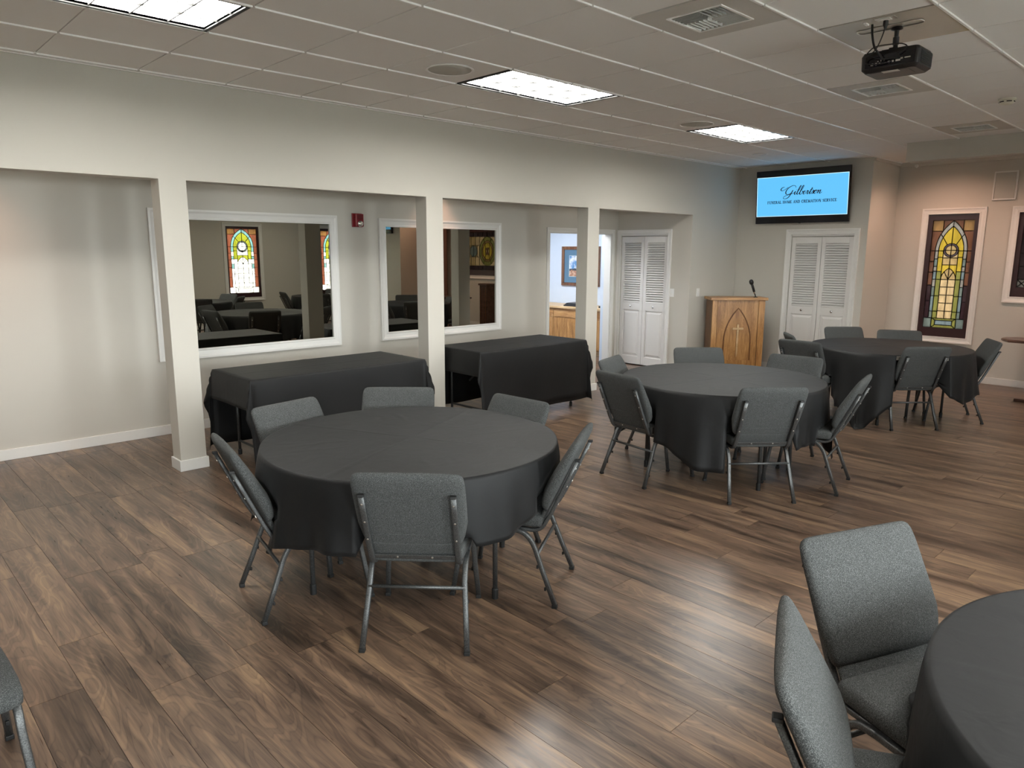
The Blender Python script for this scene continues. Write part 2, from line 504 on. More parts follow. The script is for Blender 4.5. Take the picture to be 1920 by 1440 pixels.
W2 = (3.275, 4.895, 1.160, 2.222)
wf = MB()
wall_panels(wf, 'y', YF, YF + 0.12, 1.68, 6.12, 0, H + 0.05, [W1, W2])
struct('wall_far', wf, 'wall_paint')
tv2 = MB()
tv2.box(6.10, XR + 0.12, YTV, YTV + 0.12, 0, H + 0.05).box(6.10, 6.22, YTV + 0.12, YF + 0.12, 0, H + 0.05)
struct('wall_far_right', tv2, 'wall_paint')
R1 = (5.46, 6.22, 0.66, 2.236)
R2 = (7.75, 8.51, 0.66, 2.236)
wr = MB()
GLZ = [(-3.70, -2.94, .66, 2.236), (-1.41, -0.65, .66, 2.236), (0.88, 1.64, .66, 2.236), (3.17, 3.93, .66, 2.236)]
wall_panels(wr, 'x', XR, XR + 0.12, YN, YTV + 0.12, 0, H + 0.05, [R1, R2] + GLZ)
struct('wall_right', wr, 'wall_paint')
struct('wall_closet_light_block', MB().box(0.6, 1.68, YTV + 0.55, YTV + 0.6, 0, 2.3).box(0.6, 0.65, YTV + 0.12, YTV + 0.55, 0, 2.3).box(0.6, 1.68, YTV + 0.12, YTV + 0.6, 2.3, 2.35)
       .box(-1.45, -0.30, 8.35, 8.4, 0, 2.3).box(-1.45, -1.40, 7.84, 8.35, 0, 2.3).box(-0.35, -0.30, 7.84, 8.35, 0, 2.3).box(-1.45, -0.30, 7.84, 8.4, 2.3, 2.35), 'wall_paint')  # unseen shells added to stop sky light leaking through the door gaps
struct('wall_near', MB().box(XB - 0.12, XR + 0.12, YN - 0.12, YN, 0, H + 0.05), 'wall_paint')
struct('ground', MB().box(-30, 40, -40, 45, -0.35, -0.25), 'exterior')
for k, (a, b, lo, hi) in enumerate(GLZ):
    g = tag(bpy.data.objects.new('window_%d' % (k + 5), None), 'clear glazed window on the right, outside the picture, letting in daylight', None, None, 'structure'); COL.objects.link(g)
    for (x0, x1, z0, z1) in ((a, a + .06, lo, hi), (b - .06, b, lo, hi), (a + .06, b - .06, lo, lo + .08), (a + .06, b - .06, hi - .06, hi), (a + .06, b - .06, (lo + hi) / 2 - .015, (lo + hi) / 2 + .015)):
        MB().box(XR + .03, XR + .09, x0, x1, z0, z1).build('frame', 'white_paint', g)
    for (z0, z1) in ((lo + .08, (lo + hi) / 2 - .015), ((lo + hi) / 2 + .015, hi - .06)):
        MB().box(XR + .056, XR + .064, a + .06, b - .06, z0, z1).build('pane', 'clear_pane', g)
    pt = bpy.data.lights.new('sky_portal', 'AREA'); pt.shape = 'RECTANGLE'; pt.size = b - a; pt.size_y = hi - lo; pt.cycles.is_portal = True
    po = bpy.data.objects.new('sky_portal', pt); COL.objects.link(po); po.location = (XR + .13, (a + b) / 2, (lo + hi) / 2); po.rotation_euler = (PI / 2, 0, PI / 2); po.parent = g
# beam below the ceiling in front of the far wall
struct('ceiling_beam', MB().box(2.53, 6.1, 7.96, 8.14, 2.728, H + 0.01), 'wall_paint', bevel=0.003)
# columns
col_objs = []
for k, (a, b) in enumerate(COLS):
    c = thing('column', ['square cream column nearest the left edge, before the large mirror', 'square cream column between the two black serving tables', 'square cream column farthest back, left of the louvred door'][k], 'column', (XL - 0.085, (a + b) / 2, 0), group='columns under the header')
    w = (b - a) / 2
    MB().box(-0.085, 0.0849, -w, w, 0, ZH + 0.01).build('shaft', 'wall_paint', c, bevel=0.003)
    MB().box(-0.098, 0.098, -w - 0.013, w + 0.013, 0, 0.088).build('base', 'white_paint', c, bevel=0.003)
# room behind the doorway
nx0, ny1 = -4.3, 8.62
struct('wall_pantry', MB().box(nx0 - 0.1, XB - 0.12, ny1, ny1 + 0.1, 0, 2.6).box(nx0 - 0.1, nx0, 5.0, ny1, 0, 2.6).box(nx0, XB - 0.12, 4.9, 5.0, 0, 2.6)
       .box(XB - 0.20, XB - 0.121, 7.62, ny1, 0, 2.6).box(XB - 0.14, XB - 0.121, 4.9, 6.1, 0, 2.6).box(XB - 0.14, XB - 0.121, 6.1, 7.62, 2.1, 2.6), 'cool_wall')
struct('ceiling_pantry', MB().box(nx0 - 0.1, XB - 0.12, 4.9, ny1 + 0.1, 2.6, 2.7), 'white_paint')

# baseboards
def baseboard(name, x0, x1, y0, y1, h=0.09):
    struct(name, MB().box(x0, x1, y0, y1, 0, h), 'white_paint', bevel=0.003)
baseboard('baseboard_aisle', XB, XB + 0.014, YN, 6.17)
baseboard('baseboard_aisle_end', -0.42, XL, 7.741, 7.755)
baseboard('baseboard_left', XL, XL + 0.014, OPEN_END, YTV - 0.002)
baseboard('baseboard_far_left', XL + 0.014, 0.685, YTV - 0.014, YTV)
baseboard('baseboard_far_center', 1.70, 1.80, YTV - 0.014, YTV)
baseboard('baseboard_pilaster', 1.80, 1.814, YTV - 0.014, YF)
baseboard('baseboard_far', 1.814, 6.10, YF - 0.014, YF)
baseboard('baseboard_far_right', 6.10, XR, YTV - 0.014, YTV)
baseboard('baseboard_right', XR - 0.014, XR, YN, YTV - 0.014)
# crown strip at the top of the far walls
struct('trim_4', MB().box(1.80, 6.10, YF - 0.03, YF, H - 0.06, H - 0.005), 'wall_paint', bevel=0.004)
struct('trim_5', MB().box(1.80, 1.83, YTV - 0.0, YF - 0.03, H - 0.045, H - 0.005), 'wall_paint', bevel=0.004)

# ------------------------------------------------------------------ frames (picture-frame casing with mitred corners)
def casing(parent, fn, u0, u1, v0, v1, w, depth, m='white_paint', sides='LRTB', name='casing'):
    """moulded casing around an opening; fn(u,v,d) maps to space, d outward from the wall"""
    prof = [(0.0, 0.0), (0.0, depth * 0.75), (w * 0.16, depth * 0.75), (w * 0.24, depth * 0.55), (w * 0.62, depth * 0.70), (w * 0.8, depth), (w, depth), (w, 0)]
    corners = {'L': ((u0, v0), (u0, v1), (-1, -1), (-1, 1)), 'R': ((u1, v0), (u1, v1), (1, -1), (1, 1)), 'T': ((u0, v1), (u1, v1), (-1, 1), (1, 1)), 'B': ((u0, v0), (u1, v0), (-1, -1), (1, -1))}
    for s in sides:
        a, b, da, db = corners[s]
        if 'B' not in sides and s in 'LR': da = (da[0], 0)
        mb = MB()
        mb.loft([[fn(a[0] + da[0] * o, a[1] + da[1] * o, d) for o, d in prof], [fn(b[0] + db[0] * o, b[1] + db[1] * o, d) for o, d in prof]])
        mb.build(name, m, parent)

# ------------------------------------------------------------------ stained glass
def arch(hw, y0, y1, n=8):
    """left-to-right points of a pointed arch of half width hw from springing y0 to apex y1"""
    h = y1 - y0; R = (hw * hw + h * h) / (2 * hw); a1 = math.acos(max(-1, (R - hw) / R))
    left = [(-hw + R - R * math.cos(a1 * k / n), y0 + R * math.sin(a1 * k / n)) for k in range(n + 1)]
    return left, [(-x, y) for x, y in reversed(left)]

def lancet_panes(w, h):
    """list of (material key, polygon) in metres, origin at the centre of the lower edge"""
    P = []; hw = w / 2
    def R(k, x0, x1, y0, y1): P.append((k, [(x0, y0), (x1, y0), (x1, y1), (x0, y1)]))
    xo, xb, xg = hw * 0.77, hw * 0.60, hw * 0.36          # outer strip, border band, green strip
    ysp, ybase = h * 0.72, h * 0.09
    # foot panel
    a, b = hw * 0.60, hw * 0.42
    y1, y2 = ybase * 0.30, ybase * 0.78
    P += [('olive', [(-a, 0), (a, 0), (b, y1), (-b, y1)]), ('olive', [(-a, ybase), (-b, y2), (b, y2), (a, ybase)]),
          ('olive', [(-a, 0), (-b, y1), (-b, y2), (-a, ybase)]), ('olive', [(a, 0), (a, ybase), (b, y2), (b, y1)])]
    R('blue', -b, b, y1, y2)
    R('teal', -hw, -a, 0, ybase); R('teal', a, hw, 0, ybase)
    for s in (-1, 1):
        def S(k, xa, xb_, y0, y1_): R(k, min(s * xa, s * xb_), max(s * xa, s * xb_), y0, y1_)
        cuts = [ybase, h * .25, h * .40, h * .52, h * .62, ysp]
        for k in range(5): S('rust' if k > 1 else 'maroonglass', xo, hw, cuts[k], cuts[k + 1])
        bc = [ybase, h * .155, h * .30, h * .385, h * .455, h * .53, h * .575, h * .645, ysp]
        for k in range(8): S(['teal', 'blue', 'teal', 'pearl', 'blue', 'pearl', 'teal', 'pearl'][k], xb, xo, bc[k], bc[k + 1])
        gc = [ybase, h * .155, h * .30, h * .455, h * .53, h * .66, ysp]
        for k in range(6): S(['olive', 'olive', 'olive', 'olive', 'gold', 'gold'][k], xg, xb, gc[k], gc[k + 1])
        for y0, y1_ in ((ybase, h * .16), (h * .16, h * .235), (h * .235, h * .31), (h * .31, h * .385), (h * .385, h * .455)):
            S('cream', 0, xg, y0, y1_)
        # small pointed arch
        la, ra = arch(xg, h * .455, h * .56, 5)
        arc = la if s < 0 else ra[::-1]
        mid = arc[3]
        P.append(('straw', [(0, h * .455), (s * xg, h * .455)] + arc[1:4]))
        P.append(('straw', [(0, h * .455), mid] + arc[4:]))
        P.append(('gold', [(s * xg, h * .455), (s * xg, h * .59), (0, h * .59)] + arc[::-1][0:5]))
        S('straw', 0, xg, h * .59, h * .655)
        # ring
        cy, r0, r1 = h * .725, hw * .27, hw * .36
        q = [(s * math.cos(t) , math.sin(t)) for t in [-PI / 2 + PI * k / 10 for k in range(11)]]
        for lo, hi in ((0, 5), (5, 10)):
            P.append(('straw', [(0, cy)] + [(x * r0, cy + y * r0) for x, y in q[lo:hi + 1]]))
            P.append(('smoke', [(x * r0, cy + y * r0) for x, y in q[lo:hi + 1]] + [(x * r1, cy + y * r1) for x, y in q[lo:hi + 1]][::-1]))
        P.append(('cream', [(0, h * .655), (s * xg, h * .655), (s * r1, cy)] + [(x * r1, cy + y * r1) for x, y in q[0:5]][::-1]))
        # pointed head: inner field (two panes), band (three), spandrels
        li, _ = arch(xb, ysp, h * .945, 10); lo_, _ = arch(xo, ysp, h * .995, 10)
        li = [(-s * x, y) for x, y in li]; lo_ = [(-s * x, y) for x, y in lo_]
        ringup = [(x * r1, cy + y * r1) for x, y in q[5:11]]
        P.append(('gold', [(s * xg, ysp)] + li[:6] + [ringup[3]] + ringup[:3][::-1]))
        P.append(('gold', li[5:] + ringup[3:][::-1]))
        for k0, k1, c in ((0, 5, 'pearl'), (5, 10, 'pearl')):
            P.append((c, li[k0:k1 + 1] + lo_[k0:k1 + 1][::-1]))
        xs, ys = lo_[6]
        P.append(('rust', [(s * hw, ysp)] + [(s * hw, ys)] + lo_[:7][::-1]))
        P.append(('amber', [(s * hw, ys), (s * hw, h), (xs, h), (xs, ys)]))
        P.append(('rust', [(xs, h)] + [(0.0, h)] + lo_[6:][::-1]))
    return P

def emblem_panes(w, h):
    """wide window: border strips, small lights and an oval emblem in the middle"""
    P = []; hw = w / 2; b = 0.10
    def R(k, x0, x1, y0, y1): P.append((k, [(x0, y0), (x1, y0), (x1, y1), (x0, y1)]))
    nx = 8
    for k in range(nx):
        x0 = -hw + b + (w - 2 * b) * k / nx; x1 = x0 + (w - 2 * b) / nx
        R('maroonglass', x0, x1, 0, b); R('maroonglass', x0, x1, h - b, h)
    for sx in (-1, 1):
        for sy in (0, 1):
            x0, x1 = (-hw, -hw + b) if sx < 0 else (hw - b, hw); y0 = 0 if sy == 0 else h - b
            cx, cy = (x0 + x1) / 2, y0 + b / 2
            c = [(x0, y0), (x1, y0), (x1, y0 + b), (x0, y0 + b)]
            for k in range(4): P.append(('pearl', [c[k], c[(k + 1) % 4], (cx, cy)]))
        x0, x1 = (-hw, -hw + b) if sx < 0 else (hw - b, hw)
        for k in range(4): R('maroonglass', x0, x1, b + (h - 2 * b) * k / 4, b + (h - 2 * b) * (k + 1) / 4)
    rx, ry = 0.27, h / 2 - b - 0.005
    cy = h / 2
    def ell(f, n=24): return [(rx * f * math.cos(2 * PI * k / n), cy + ry * f * math.sin(2 * PI * k / n)) for k in range(n + 1)]
    e1, e2, e3 = ell(1.0), ell(0.74), ell(0.58)
    for k in range(0, 24, 4):
        P.append(('olive', e1[k:k + 5] + e2[k:k + 5][::-1])); P.append(('amber', e2[k:k + 5] + e3[k:k + 5][::-1]))
    q = rx * .24; qy = ry * .24
    P += [('rust', [(-q, cy - qy), (q, cy - qy), (0, cy)]), ('rust', [(-q, cy + qy), (0, cy), (q, cy + qy)]), ('straw', [(-q, cy - qy), (0, cy), (-q, cy + qy)]), ('straw', [(q, cy - qy), (q, cy + qy), (0, cy)])]
    P.append(('gold', e3[4:9] + [(-q, cy + qy), (q, cy + qy)])); P.append(('gold', e3[16:21] + [(q, cy - qy), (-q, cy - qy)]))
    P.append(('gold', e3[8:17] + [(-q, cy - qy), (-q, cy + qy)])); P.append(('gold', e3[20:24] + e3[0:5] + [(q, cy + qy), (q, cy - qy)]))
    for s in (-1, 1):
        dm = 0.13; cx = s * 0.48
        circ = [(cx + dm * math.cos(2 * PI * k / 12), cy + dm * math.sin(2 * PI * k / 12)) for k in range(13)]
        for k in range(0, 12, 3): P.append(('teal', [(cx, cy)] + circ[k:k + 4]))
        xa, xc = hw - b, cx + s * dm
        for (ya, yb) in ((b, b + .20), (b + .20, cy - dm), (cy + dm, h - b - .20), (h - b - .20, h - b)):
            for (u0, u1) in ((rx + 0.0, rx + .15), (rx + .15, rx + .30), (rx + .30, hw - b)):
                P.append(('straw' if (u0 > .3) else 'cream', [(s * u0, ya), (s * u1, ya), (s * u1, yb), (s * u0, yb)]))
        P.append(('cream', [(s * rx, cy - dm), (s * (0.48 - dm), cy - dm), (s * (0.48 - dm), cy + dm), (s * rx, cy + dm)]))
        for k in range(4):
            a0 = k * PI / 2
            P.append(('straw', [(cx + dm * math.copysign(1, math.cos(a0 + PI / 4)), cy + dm * math.copysign(1, math.sin(a0 + PI / 4)))] + circ[3 * k:3 * k + 4]))
        P.append(('straw', [(s * (0.48 + dm), cy - dm), (s * (hw - b), cy - dm), (s * (hw - b), cy + dm), (s * (0.48 + dm), cy + dm)]))
        # corners around the oval
        for sy in (-1, 1):
            arc = [(s * abs(x), cy + sy * abs(y - cy)) for x, y in e1[0:7]]
            P.append(('cream', [(s * rx, cy + sy * ry)] + arc))
    return P

def glass_window(name, label, hole, fn, panes, pre, depth_in, casing_w, fr=(0.055, 0.055, 0.08, 0.12), bars=None):
    """hole=(u0,u1,v0,v1). fn(u,v,d): d outward into the room from the wall face"""
    u0, u1, v0, v1 = hole
    t = tag(bpy.data.objects.new(name, None), label, None, None, 'structure'); COL.objects.link(t)
    casing(t, fn, u0 + 0.002, u1 - 0.002, v0 + 0.002, v1 - 0.002, casing_w, 0.024)
    l, r, tp, bt = fr
    g0, g1, h0, h1 = u0 + l, u1 - r, v0 + bt, v1 - tp
    for (a, b, c, d) in ((u0, g0, v0, v1), (g1, u1, v0, v1), (g0, g1, v0, h0), (g0, g1, h1, v1)):
        MB().prism([(a, c), (b, c), (b, d), (a, d)], -0.10, -0.012, fn).build('sash', 'maroon_wood', t)
    w, h = g1 - g0, h1 - h0
    lead = MB()
    for key, poly in panes(w, h):
        pts = [(g0 + w / 2 + x, h0 + y) for x, y in poly]
        ded = []
        for p in pts:
            if not ded or math.hypot(p[0] - ded[-1][0], p[1] - ded[-1][1]) > 1e-5: ded.append(p)
        if math.hypot(ded[0][0] - ded[-1][0], ded[0][1] - ded[-1][1]) < 1e-5: ded.pop()
        if len(ded) < 3: continue
        MB().prism(ded, -0.048, -0.044, fn).build('pane', pre + key, t)
        for k in range(len(ded)):
            a, b = Vector(ded[k]), Vector(ded[(k + 1) % len(ded)])
            e = b - a
            if e.length < 1e-4: continue
            e.normalize(); nn = Vector((-e.y, e.x)) * 0.0042; e *= 0.003
            lead.prism([tuple(a - e - nn), tuple(b + e - nn), tuple(b + e + nn), tuple(a - e + nn)], -0.051, -0.040, fn)
    lead.build('lead_came', 'lead', t)
    return t
far_fn = lambda u, v, d: (u, YF - d, v)
right_fn = lambda u, v, d: (XR - d, u, v)
glass_window('window_1', 'tall stained glass window with yellow pointed arch beside the corner', W1, far_fn, lancet_panes, 'glass_', 0.05, 0.078)
glass_window('window_2', 'wide stained glass window with round emblem, cut off at the right edge', W2, far_fn, emblem_panes, 'dim_', 0.05, 0.078)
glass_window('window_3', 'bright daylit stained glass window reflected in the large mirror', R1, right_fn, lambda w, h: [({'gold': 'lime', 'cream': 'clear', 'straw': 'clear', 'olive': 'clear', 'pearl': 'aqua', 'rust': 'brick', 'maroonglass': 'brick', 'teal': 'clear', 'blue': 'clear', 'smoke': 'blue'}.get(k, k), p) for k, p in lancet_panes(w, h)], 'daylit_', 0.05, 0.075, fr=(0.04, 0.04, 0.05, 0.10))
glass_window('window_4', 'second daylit stained glass window at the edge of the mirror', R2, right_fn, lambda w, h: [({'gold': 'lime', 'cream': 'clear', 'straw': 'clear', 'olive': 'clear', 'pearl': 'aqua', 'rust': 'brick', 'maroonglass': 'brick', 'teal': 'clear', 'blue': 'clear', 'smoke': 'blue'}.get(k, k), p) for k, p in lancet_panes(w, h)], 'daylit_', 0.05, 0.075, fr=(0.04, 0.04, 0.05, 0.10))

# ------------------------------------------------------------------ doors
def bifold(name, label, u0, u1, z1, fn, casing_w, sides='LRT', nslat=26):
    d = tag(bpy.data.objects.new(name, None), label, None, None, 'structure'); COL.objects.link(d)
    casing(d, fn, u0, u1, 0.0, z1, casing_w, 0.02, sides=sides)
    MB().prism([(u0, z1 - 0.022), (u1, z1 - 0.022), (u1, z1), (u0, z1)], -0.05, -0.008, fn).build('track', 'door_paint', d)
    mid = (u0 + u1) / 2
    zb, zt = 0.015, z1 - 0.03
    st = 0.052
    z_l0, z_l1 = 0.955, z1 - 0.12
    slat_cache = None
    for (a, b) in ((u0 + 0.006, mid - 0.003), (mid + 0.003, u1 - 0.006)):
        leaf = MB()
        def R(x0, x1, y0, y1, d0, d1): leaf.prism([(x0, y0), (x1, y0), (x1, y1), (x0, y1)], d0, d1, fn)
        R(a, a + st, zb, zt, -0.045, -0.012); R(b - st, b, zb, zt, -0.045, -0.012)
        R(a + st, b - st, zb, zb + 0.12, -0.045, -0.012); R(a + st, b - st, 0.84, z_l0, -0.045, -0.012); R(a + st, b - st, z_l1, zt, -0.045, -0.012)
        R(a + st, b - st, zb + 0.12, 0.84, -0.04, -0.026)
        lo = leaf.build('leaf', 'door_paint', d, bevel=0.002)
        MB().prism([(a + st, z_l0), (b - st, z_l0), (b - st, z_l1), (a + st, z_l1)], -0.0465, -0.0445, fn).build('louver_shade_sheet', 'louver_shadow', lo)  # dark sheet painted as the shade seen between the slats
        # raised field of the lower panel
        x0, x1, y0, y1 = a + st + 0.012, b - st - 0.012, zb + 0.135, 0.825
        i = 0.03
        MB().loft([[fn(x0, y0, -0.026), fn(x1, y0, -0.026), fn(x1, y1, -0.026), fn(x0, y1, -0.026)], [fn(x0 + i, y0 + i, -0.016), fn(x1 - i, y0 + i, -0.016), fn(x1 - i, y1 - i, -0.016), fn(x0 + i, y1 - i, -0.016)]]).build('raised_panel', 'door_paint', lo)
        pitch = (z_l1 - z_l0) / nslat
        for k in range(nslat):
            zc = z_l0 + pitch * (k + 0.5)
            mb = MB()
            hp = pitch * 0.5
            sec = [(-0.014, zc - hp * 0.80), (-0.014, zc - hp * 0.45), (-0.039, zc + hp * 0.95), (-0.039, zc + hp * 0.60)]
            mb.loft([[fn(a + st, z, dd) for dd, z in sec], [fn(b - st, z, dd) for dd, z in sec]])
            mb.build('slat', 'door_paint', lo)
        ku = (a + b) / 2 + (0.0)
        kn = MB(); p = Vector(fn(ku, 0.90, -0.012)); q = Vector(fn(ku, 0.90, 0.014))
        nrm = (q - p).normalized(); axn = 'Y' if abs(nrm.y) > .5 else 'X'; sg = nrm.y + nrm.x
        kn.lathe([(0.006, 0), (0.006, sg * .012), (0.016, sg * .016), (0.018, sg * .026), (0.010, sg * .032)], 12, p, axn)
        kn.build('knob', 'chrome', lo, smooth=True)
    return d
bifold('door_1', 'white louvred bifold door beneath the television', 0.765, 1.63, 1.955, lambda u, v, d: (u, YTV - d, v), 0.078)
bifold('door_2', 'white louvred bifold door at the end of the side aisle', -1.33, -0.49, 1.965, lambda u, v, d: (u, 7.755 - d, v), 0.068)
d3 = tag(bpy.data.objects.new('door_3', None), 'open white-cased doorway showing the oak cabinet', None, None, 'structure'); COL.objects.link(d3)
aisle_fn = lambda u, v, d: (XB + d, u, v)
casing(d3, aisle_fn, DOORWAY[0], DOORWAY[1], 0, 1.975, 0.062, 0.02, sides='LRT')
MB().box(XB - 0.122, XB + 0.001, DOORWAY[0] - 0.001, DOORWAY[0] + 0.012, 0, 1.975).box(XB - 0.122, XB + 0.001, DOORWAY[1] - 0.012, DOORWAY[1] + 0.001, 0, 1.975).box(XB - 0.122, XB + 0.001, DOORWAY[0], DOORWAY[1], 1.965, 1.976).build('jamb', 'white_paint', d3)

# ------------------------------------------------------------------ wall mirrors
def wall_mirror(label, y0, y1, z0, z1):
    t = thing('wall_mirror', label, 'mirror', (XB, (y0 + y1) / 2, (z0 + z1) / 2), group='framed mirrors on the aisle wall')
    a, b = (y1 - y0) / 2, (z1 - z0) / 2
    fn = lambda u, v, d: (d, u, v)
    casing(t, fn, -a, a, -b, b, 0.092, 0.03, name='frame')
    MB().box(0.001, 0.008, -a - 0.01, a + 0.01, -b - 0.01, b + 0.01).build('mirror_glass', 'mirror_glass', t)
wall_mirror('large white-framed dark mirror between the first two columns', 1.115, 2.825, 0.785, 1.985)
wall_mirror('white-framed dark mirror crossed by the middle column', 3.535, 5.215, 0.785, 1.975)

# ------------------------------------------------------------------ ceiling fixtures
def troffer(j, i, label):
    t = thing('ceiling_light', label, 'ceiling light', (j * T, i * T, H), group='recessed fluorescent fixtures')
    W, Ln = T, 2 * T
    e, b = 0.007, 0.021
    for (x0, x1, y0, y1) in ((e, e + b, e, Ln - e), (W - e - b, W - e, e, Ln - e), (e + b, W - e - b, e, e + b), (e + b, W - e - b, Ln - e - b, Ln - e)):
        MB().box(x0, x1, y0, y1, -0.006, 0.012).build('trim', 'light_trim', t)
    o = e + b
    MB().box(o, W - o, o, Ln - o, 0.014, 0.018).build('lens', 'lamp_lens', t)
    MB().box(o - 0.004, o, o, Ln - o, 0.0, 0.056).box(W - o, W - o + 0.004, o, Ln - o, 0.0, 0.056).box(o, W - o, o - 0.004, o, 0.0, 0.056).box(o, W - o, Ln - o, Ln - o + 0.004, 0.0, 0.056).build('housing', 'louver_white', t)
    for k in range(1, 3):
        x = o + (W - 2 * o) * k / 3
        MB().box(x - 0.0035, x + 0.0035, o, Ln - o, 0.000, 0.012).build('louver_blade', 'louver_blade', t)
    for k in range(1, 6):
        y = o + (Ln - 2 * o) * k / 6
        MB().box(o, W - o, y - 0.0035, y + 0.0035, 0.000, 0.012).build('louver_blade', 'louver_blade', t)
    return t
tl = ['lit ceiling panel cut off by the top left edge', 'lit ceiling panel in the middle of the ceiling', 'lit ceiling panel nearest the television']
for k, (j, i) in enumerate(LIGHTS):
    troffer(j, i, tl[k] if k < 3 else 'lit ceiling panel in the row right of the picture, %s' % ('beside the camera', 'abreast of the middle table', 'abreast of the far table')[k - 3])

def ceiling_speaker(x, y, label):
    t = thing('ceiling_speaker', label, 'speaker', (x, y, H), group='round ceiling speakers')
    MB().lathe([(0.150, 0.0), (0.165, -0.002), (0.168, -0.008), (0.158, -0.011), (0.150, -0.006), (0.150, 0.0)], 40).build('rim', 'tile', t, smooth=True)
    MB().lathe([(0.150, -0.001), (0.150, -0.005), (0.09, -0.009), (0.01, -0.010)], 40).build('grille', 'speaker_grille', t, smooth=True)
ceiling_speaker(1.515, 2.145, 'round speaker grille beside the middle lit panel')
ceiling_speaker(1.53, 5.195, 'round speaker grille beside the panel near the television')

def downlight(x, y, z, label, lens='dark_void', r=0.07, power=0, size=1.9, tilt=None):
    t = thing('recessed_downlight', label, 'downlight', (x, y, z), group='recessed downlights')
    MB().lathe([(r, 0.012), (r, -0.002), (r + 0.018, -0.006), (r + 0.022, 0.0), (r + 0.01, 0.004)], 32).build('trim_ring', 'white_plastic', t, smooth=True)
    MB().lathe([(r, 0.010), (0.004, 0.010)], 32).build('lamp', lens, t)
    if power:
        l = light('lamp_light', 'SPOT', (0, 0, -0.012), power, WARM, t, spot_size=size, spot_blend=0.9, shadow_soft_size=0.05)
        if tilt: l.rotation_euler = tilt
    return t
downlight(0.89, 7.68, H, 'small unlit recessed can in the ceiling near the television', 'white_plastic')
downlight(XB + 0.42, -0.65, 2.62, 'warm downlight in the aisle ceiling at the left edge', 'warm_lens', power=55, size=1.9, tilt=(0, 0.42, 0))
downlight(XB + 0.35, 4.25, 2.62, 'warm downlight in the aisle ceiling above the second mirror', 'warm_lens', power=22, size=1.3, tilt=(0, 0.40, 0))
for k, y in enumerate((-2.2, 0.0, 2.0, 4.3, 6.6)):  # unseen panels added to brighten the aisle wall
    t = thing('aisle_fill_light', 'added fill panel in the side aisle ceiling, hidden above the header ' + ('left of the picture', 'by the nearest column', 'before the large mirror', 'before the second mirror', 'before the doorway')[k], 'ceiling light', (-0.72, y, 2.62), group='added aisle fill lights')
    MB().box(-.15, .15, -.30, .30, -0.02, 0.0).build('frame', 'white_plastic', t)
    MB().box(-.135, .135, -.285, .285, -0.023, -0.02).build('lens', 'aisle_fill_lens', t)
for k, x in enumerate((2.5, 4.1, 5.6)):
    downlight(x + 0.0, 9.0, H, ['warm downlight behind the beam before the arched window', 'warm downlight behind the beam before the wide window', 'warm downlight behind the beam at the right side'][k], 'warm_lens', power=60, size=2.4, tilt=(0.25, 0, 0))

def vent(j, i, label):
    t = thing('air_vent', label, 'vent', (j * T, i * T, H), group='square ceiling air vents')
    c = T / 2; g = 0.155
    for (x0, x1, y0, y1) in ((0.012, c - g, 0.006, T - 0.006), (c + g, T - 0.012, 0.006, T - 0.006), (c - g, c + g, 0.006, c - g), (c - g, c + g, c + g, T - 0.006)):
        MB().box(x0, x1, y0, y1, -0.004, 0.012).build('face_plate', 'vent_metal', t)
    MB().box(c - g, c + g, c - g, c + g, 0.06, 0.062).build('duct', 'dark_void', t)
    MB().box(c + g - 0.004, c + g + 0.01, c - g, c + g, -0.009, -0.004).box(c - g - 0.01, c - g + 0.004, c - g, c + g, -0.009, -0.004).box(c - g - 0.01, c + g + 0.01, c - g - 0.01, c - g, -0.009, -0.004).box(c - g - 0.01, c + g + 0.01, c + g, c + g + 0.01, -0.009, -0.004).build('rim', 'tee_bar', t)
    n = 6
    for qx in (0, 1):
        for qy in (0, 1):
            x0, x1 = (c - g, c) if qx == 0 else (c, c + g)
            y0, y1 = (c - g, c) if qy == 0 else (c, c + g)
            along_x = (qx + qy) % 2 == 0
            for k in range(n):
                f = (k + 0.5) / n
                tilt = 0.008 if (qy if along_x else qx) else -0.008
                if along_x:
                    y = y0 + (y1 - y0) * f
                    sec = [(y - tilt, 0.030), (y - tilt + 0.003, 0.030), (y + tilt + 0.003, -0.006), (y + tilt, -0.006)]
                    MB().loft([[(x0 + .002, a, z) for a, z in sec], [(x1 - .002, a, z) for a, z in sec]]).build('slat', 'vent_slat', t)
                else:
                    x = x0 + (x1 - x0) * f
                    sec = [(x - tilt, 0.030), (x - tilt + 0.003, 0.030), (x + tilt + 0.003, -0.006), (x + tilt, -0.006)]
                    MB().loft([[(a, y0 + .002, z) for a, z in sec], [(a, y1 - .002, z) for a, z in sec]]).build('slat', 'vent_slat', t)
for (j, i), l in zip(VENTS, ('square air vent at the top edge, nearest the camera', 'square air vent below the projector', 'square air vent farthest back, before the beam')):
    vent(j, i, l)

t = thing('smoke_detector', 'round ivory smoke detector on the ceiling at right', 'smoke detector', (3.93, 5.95, H))
MB().lathe([(0.062, 0), (0.064, -0.012), (0.055, -0.016)], 32).build('base', 'ivory_plastic', t, smooth=True)
MB().lathe([(0.055, -0.016), (0.052, -0.034), (0.036, -0.044), (0.005, -0.046)], 32).build('cap', 'ivory_plastic', t, smooth=True)
for k in range(6):
    a = k * PI / 3
    MB().sweep([(0.054 * math.cos(a + d), 0.054 * math.sin(a + d), -0.026) for d in (-0.35, -0.12, 0.12, 0.35)], (0, 0, 1), 0.004, 0.003).build('slot', 'dark_void', t)

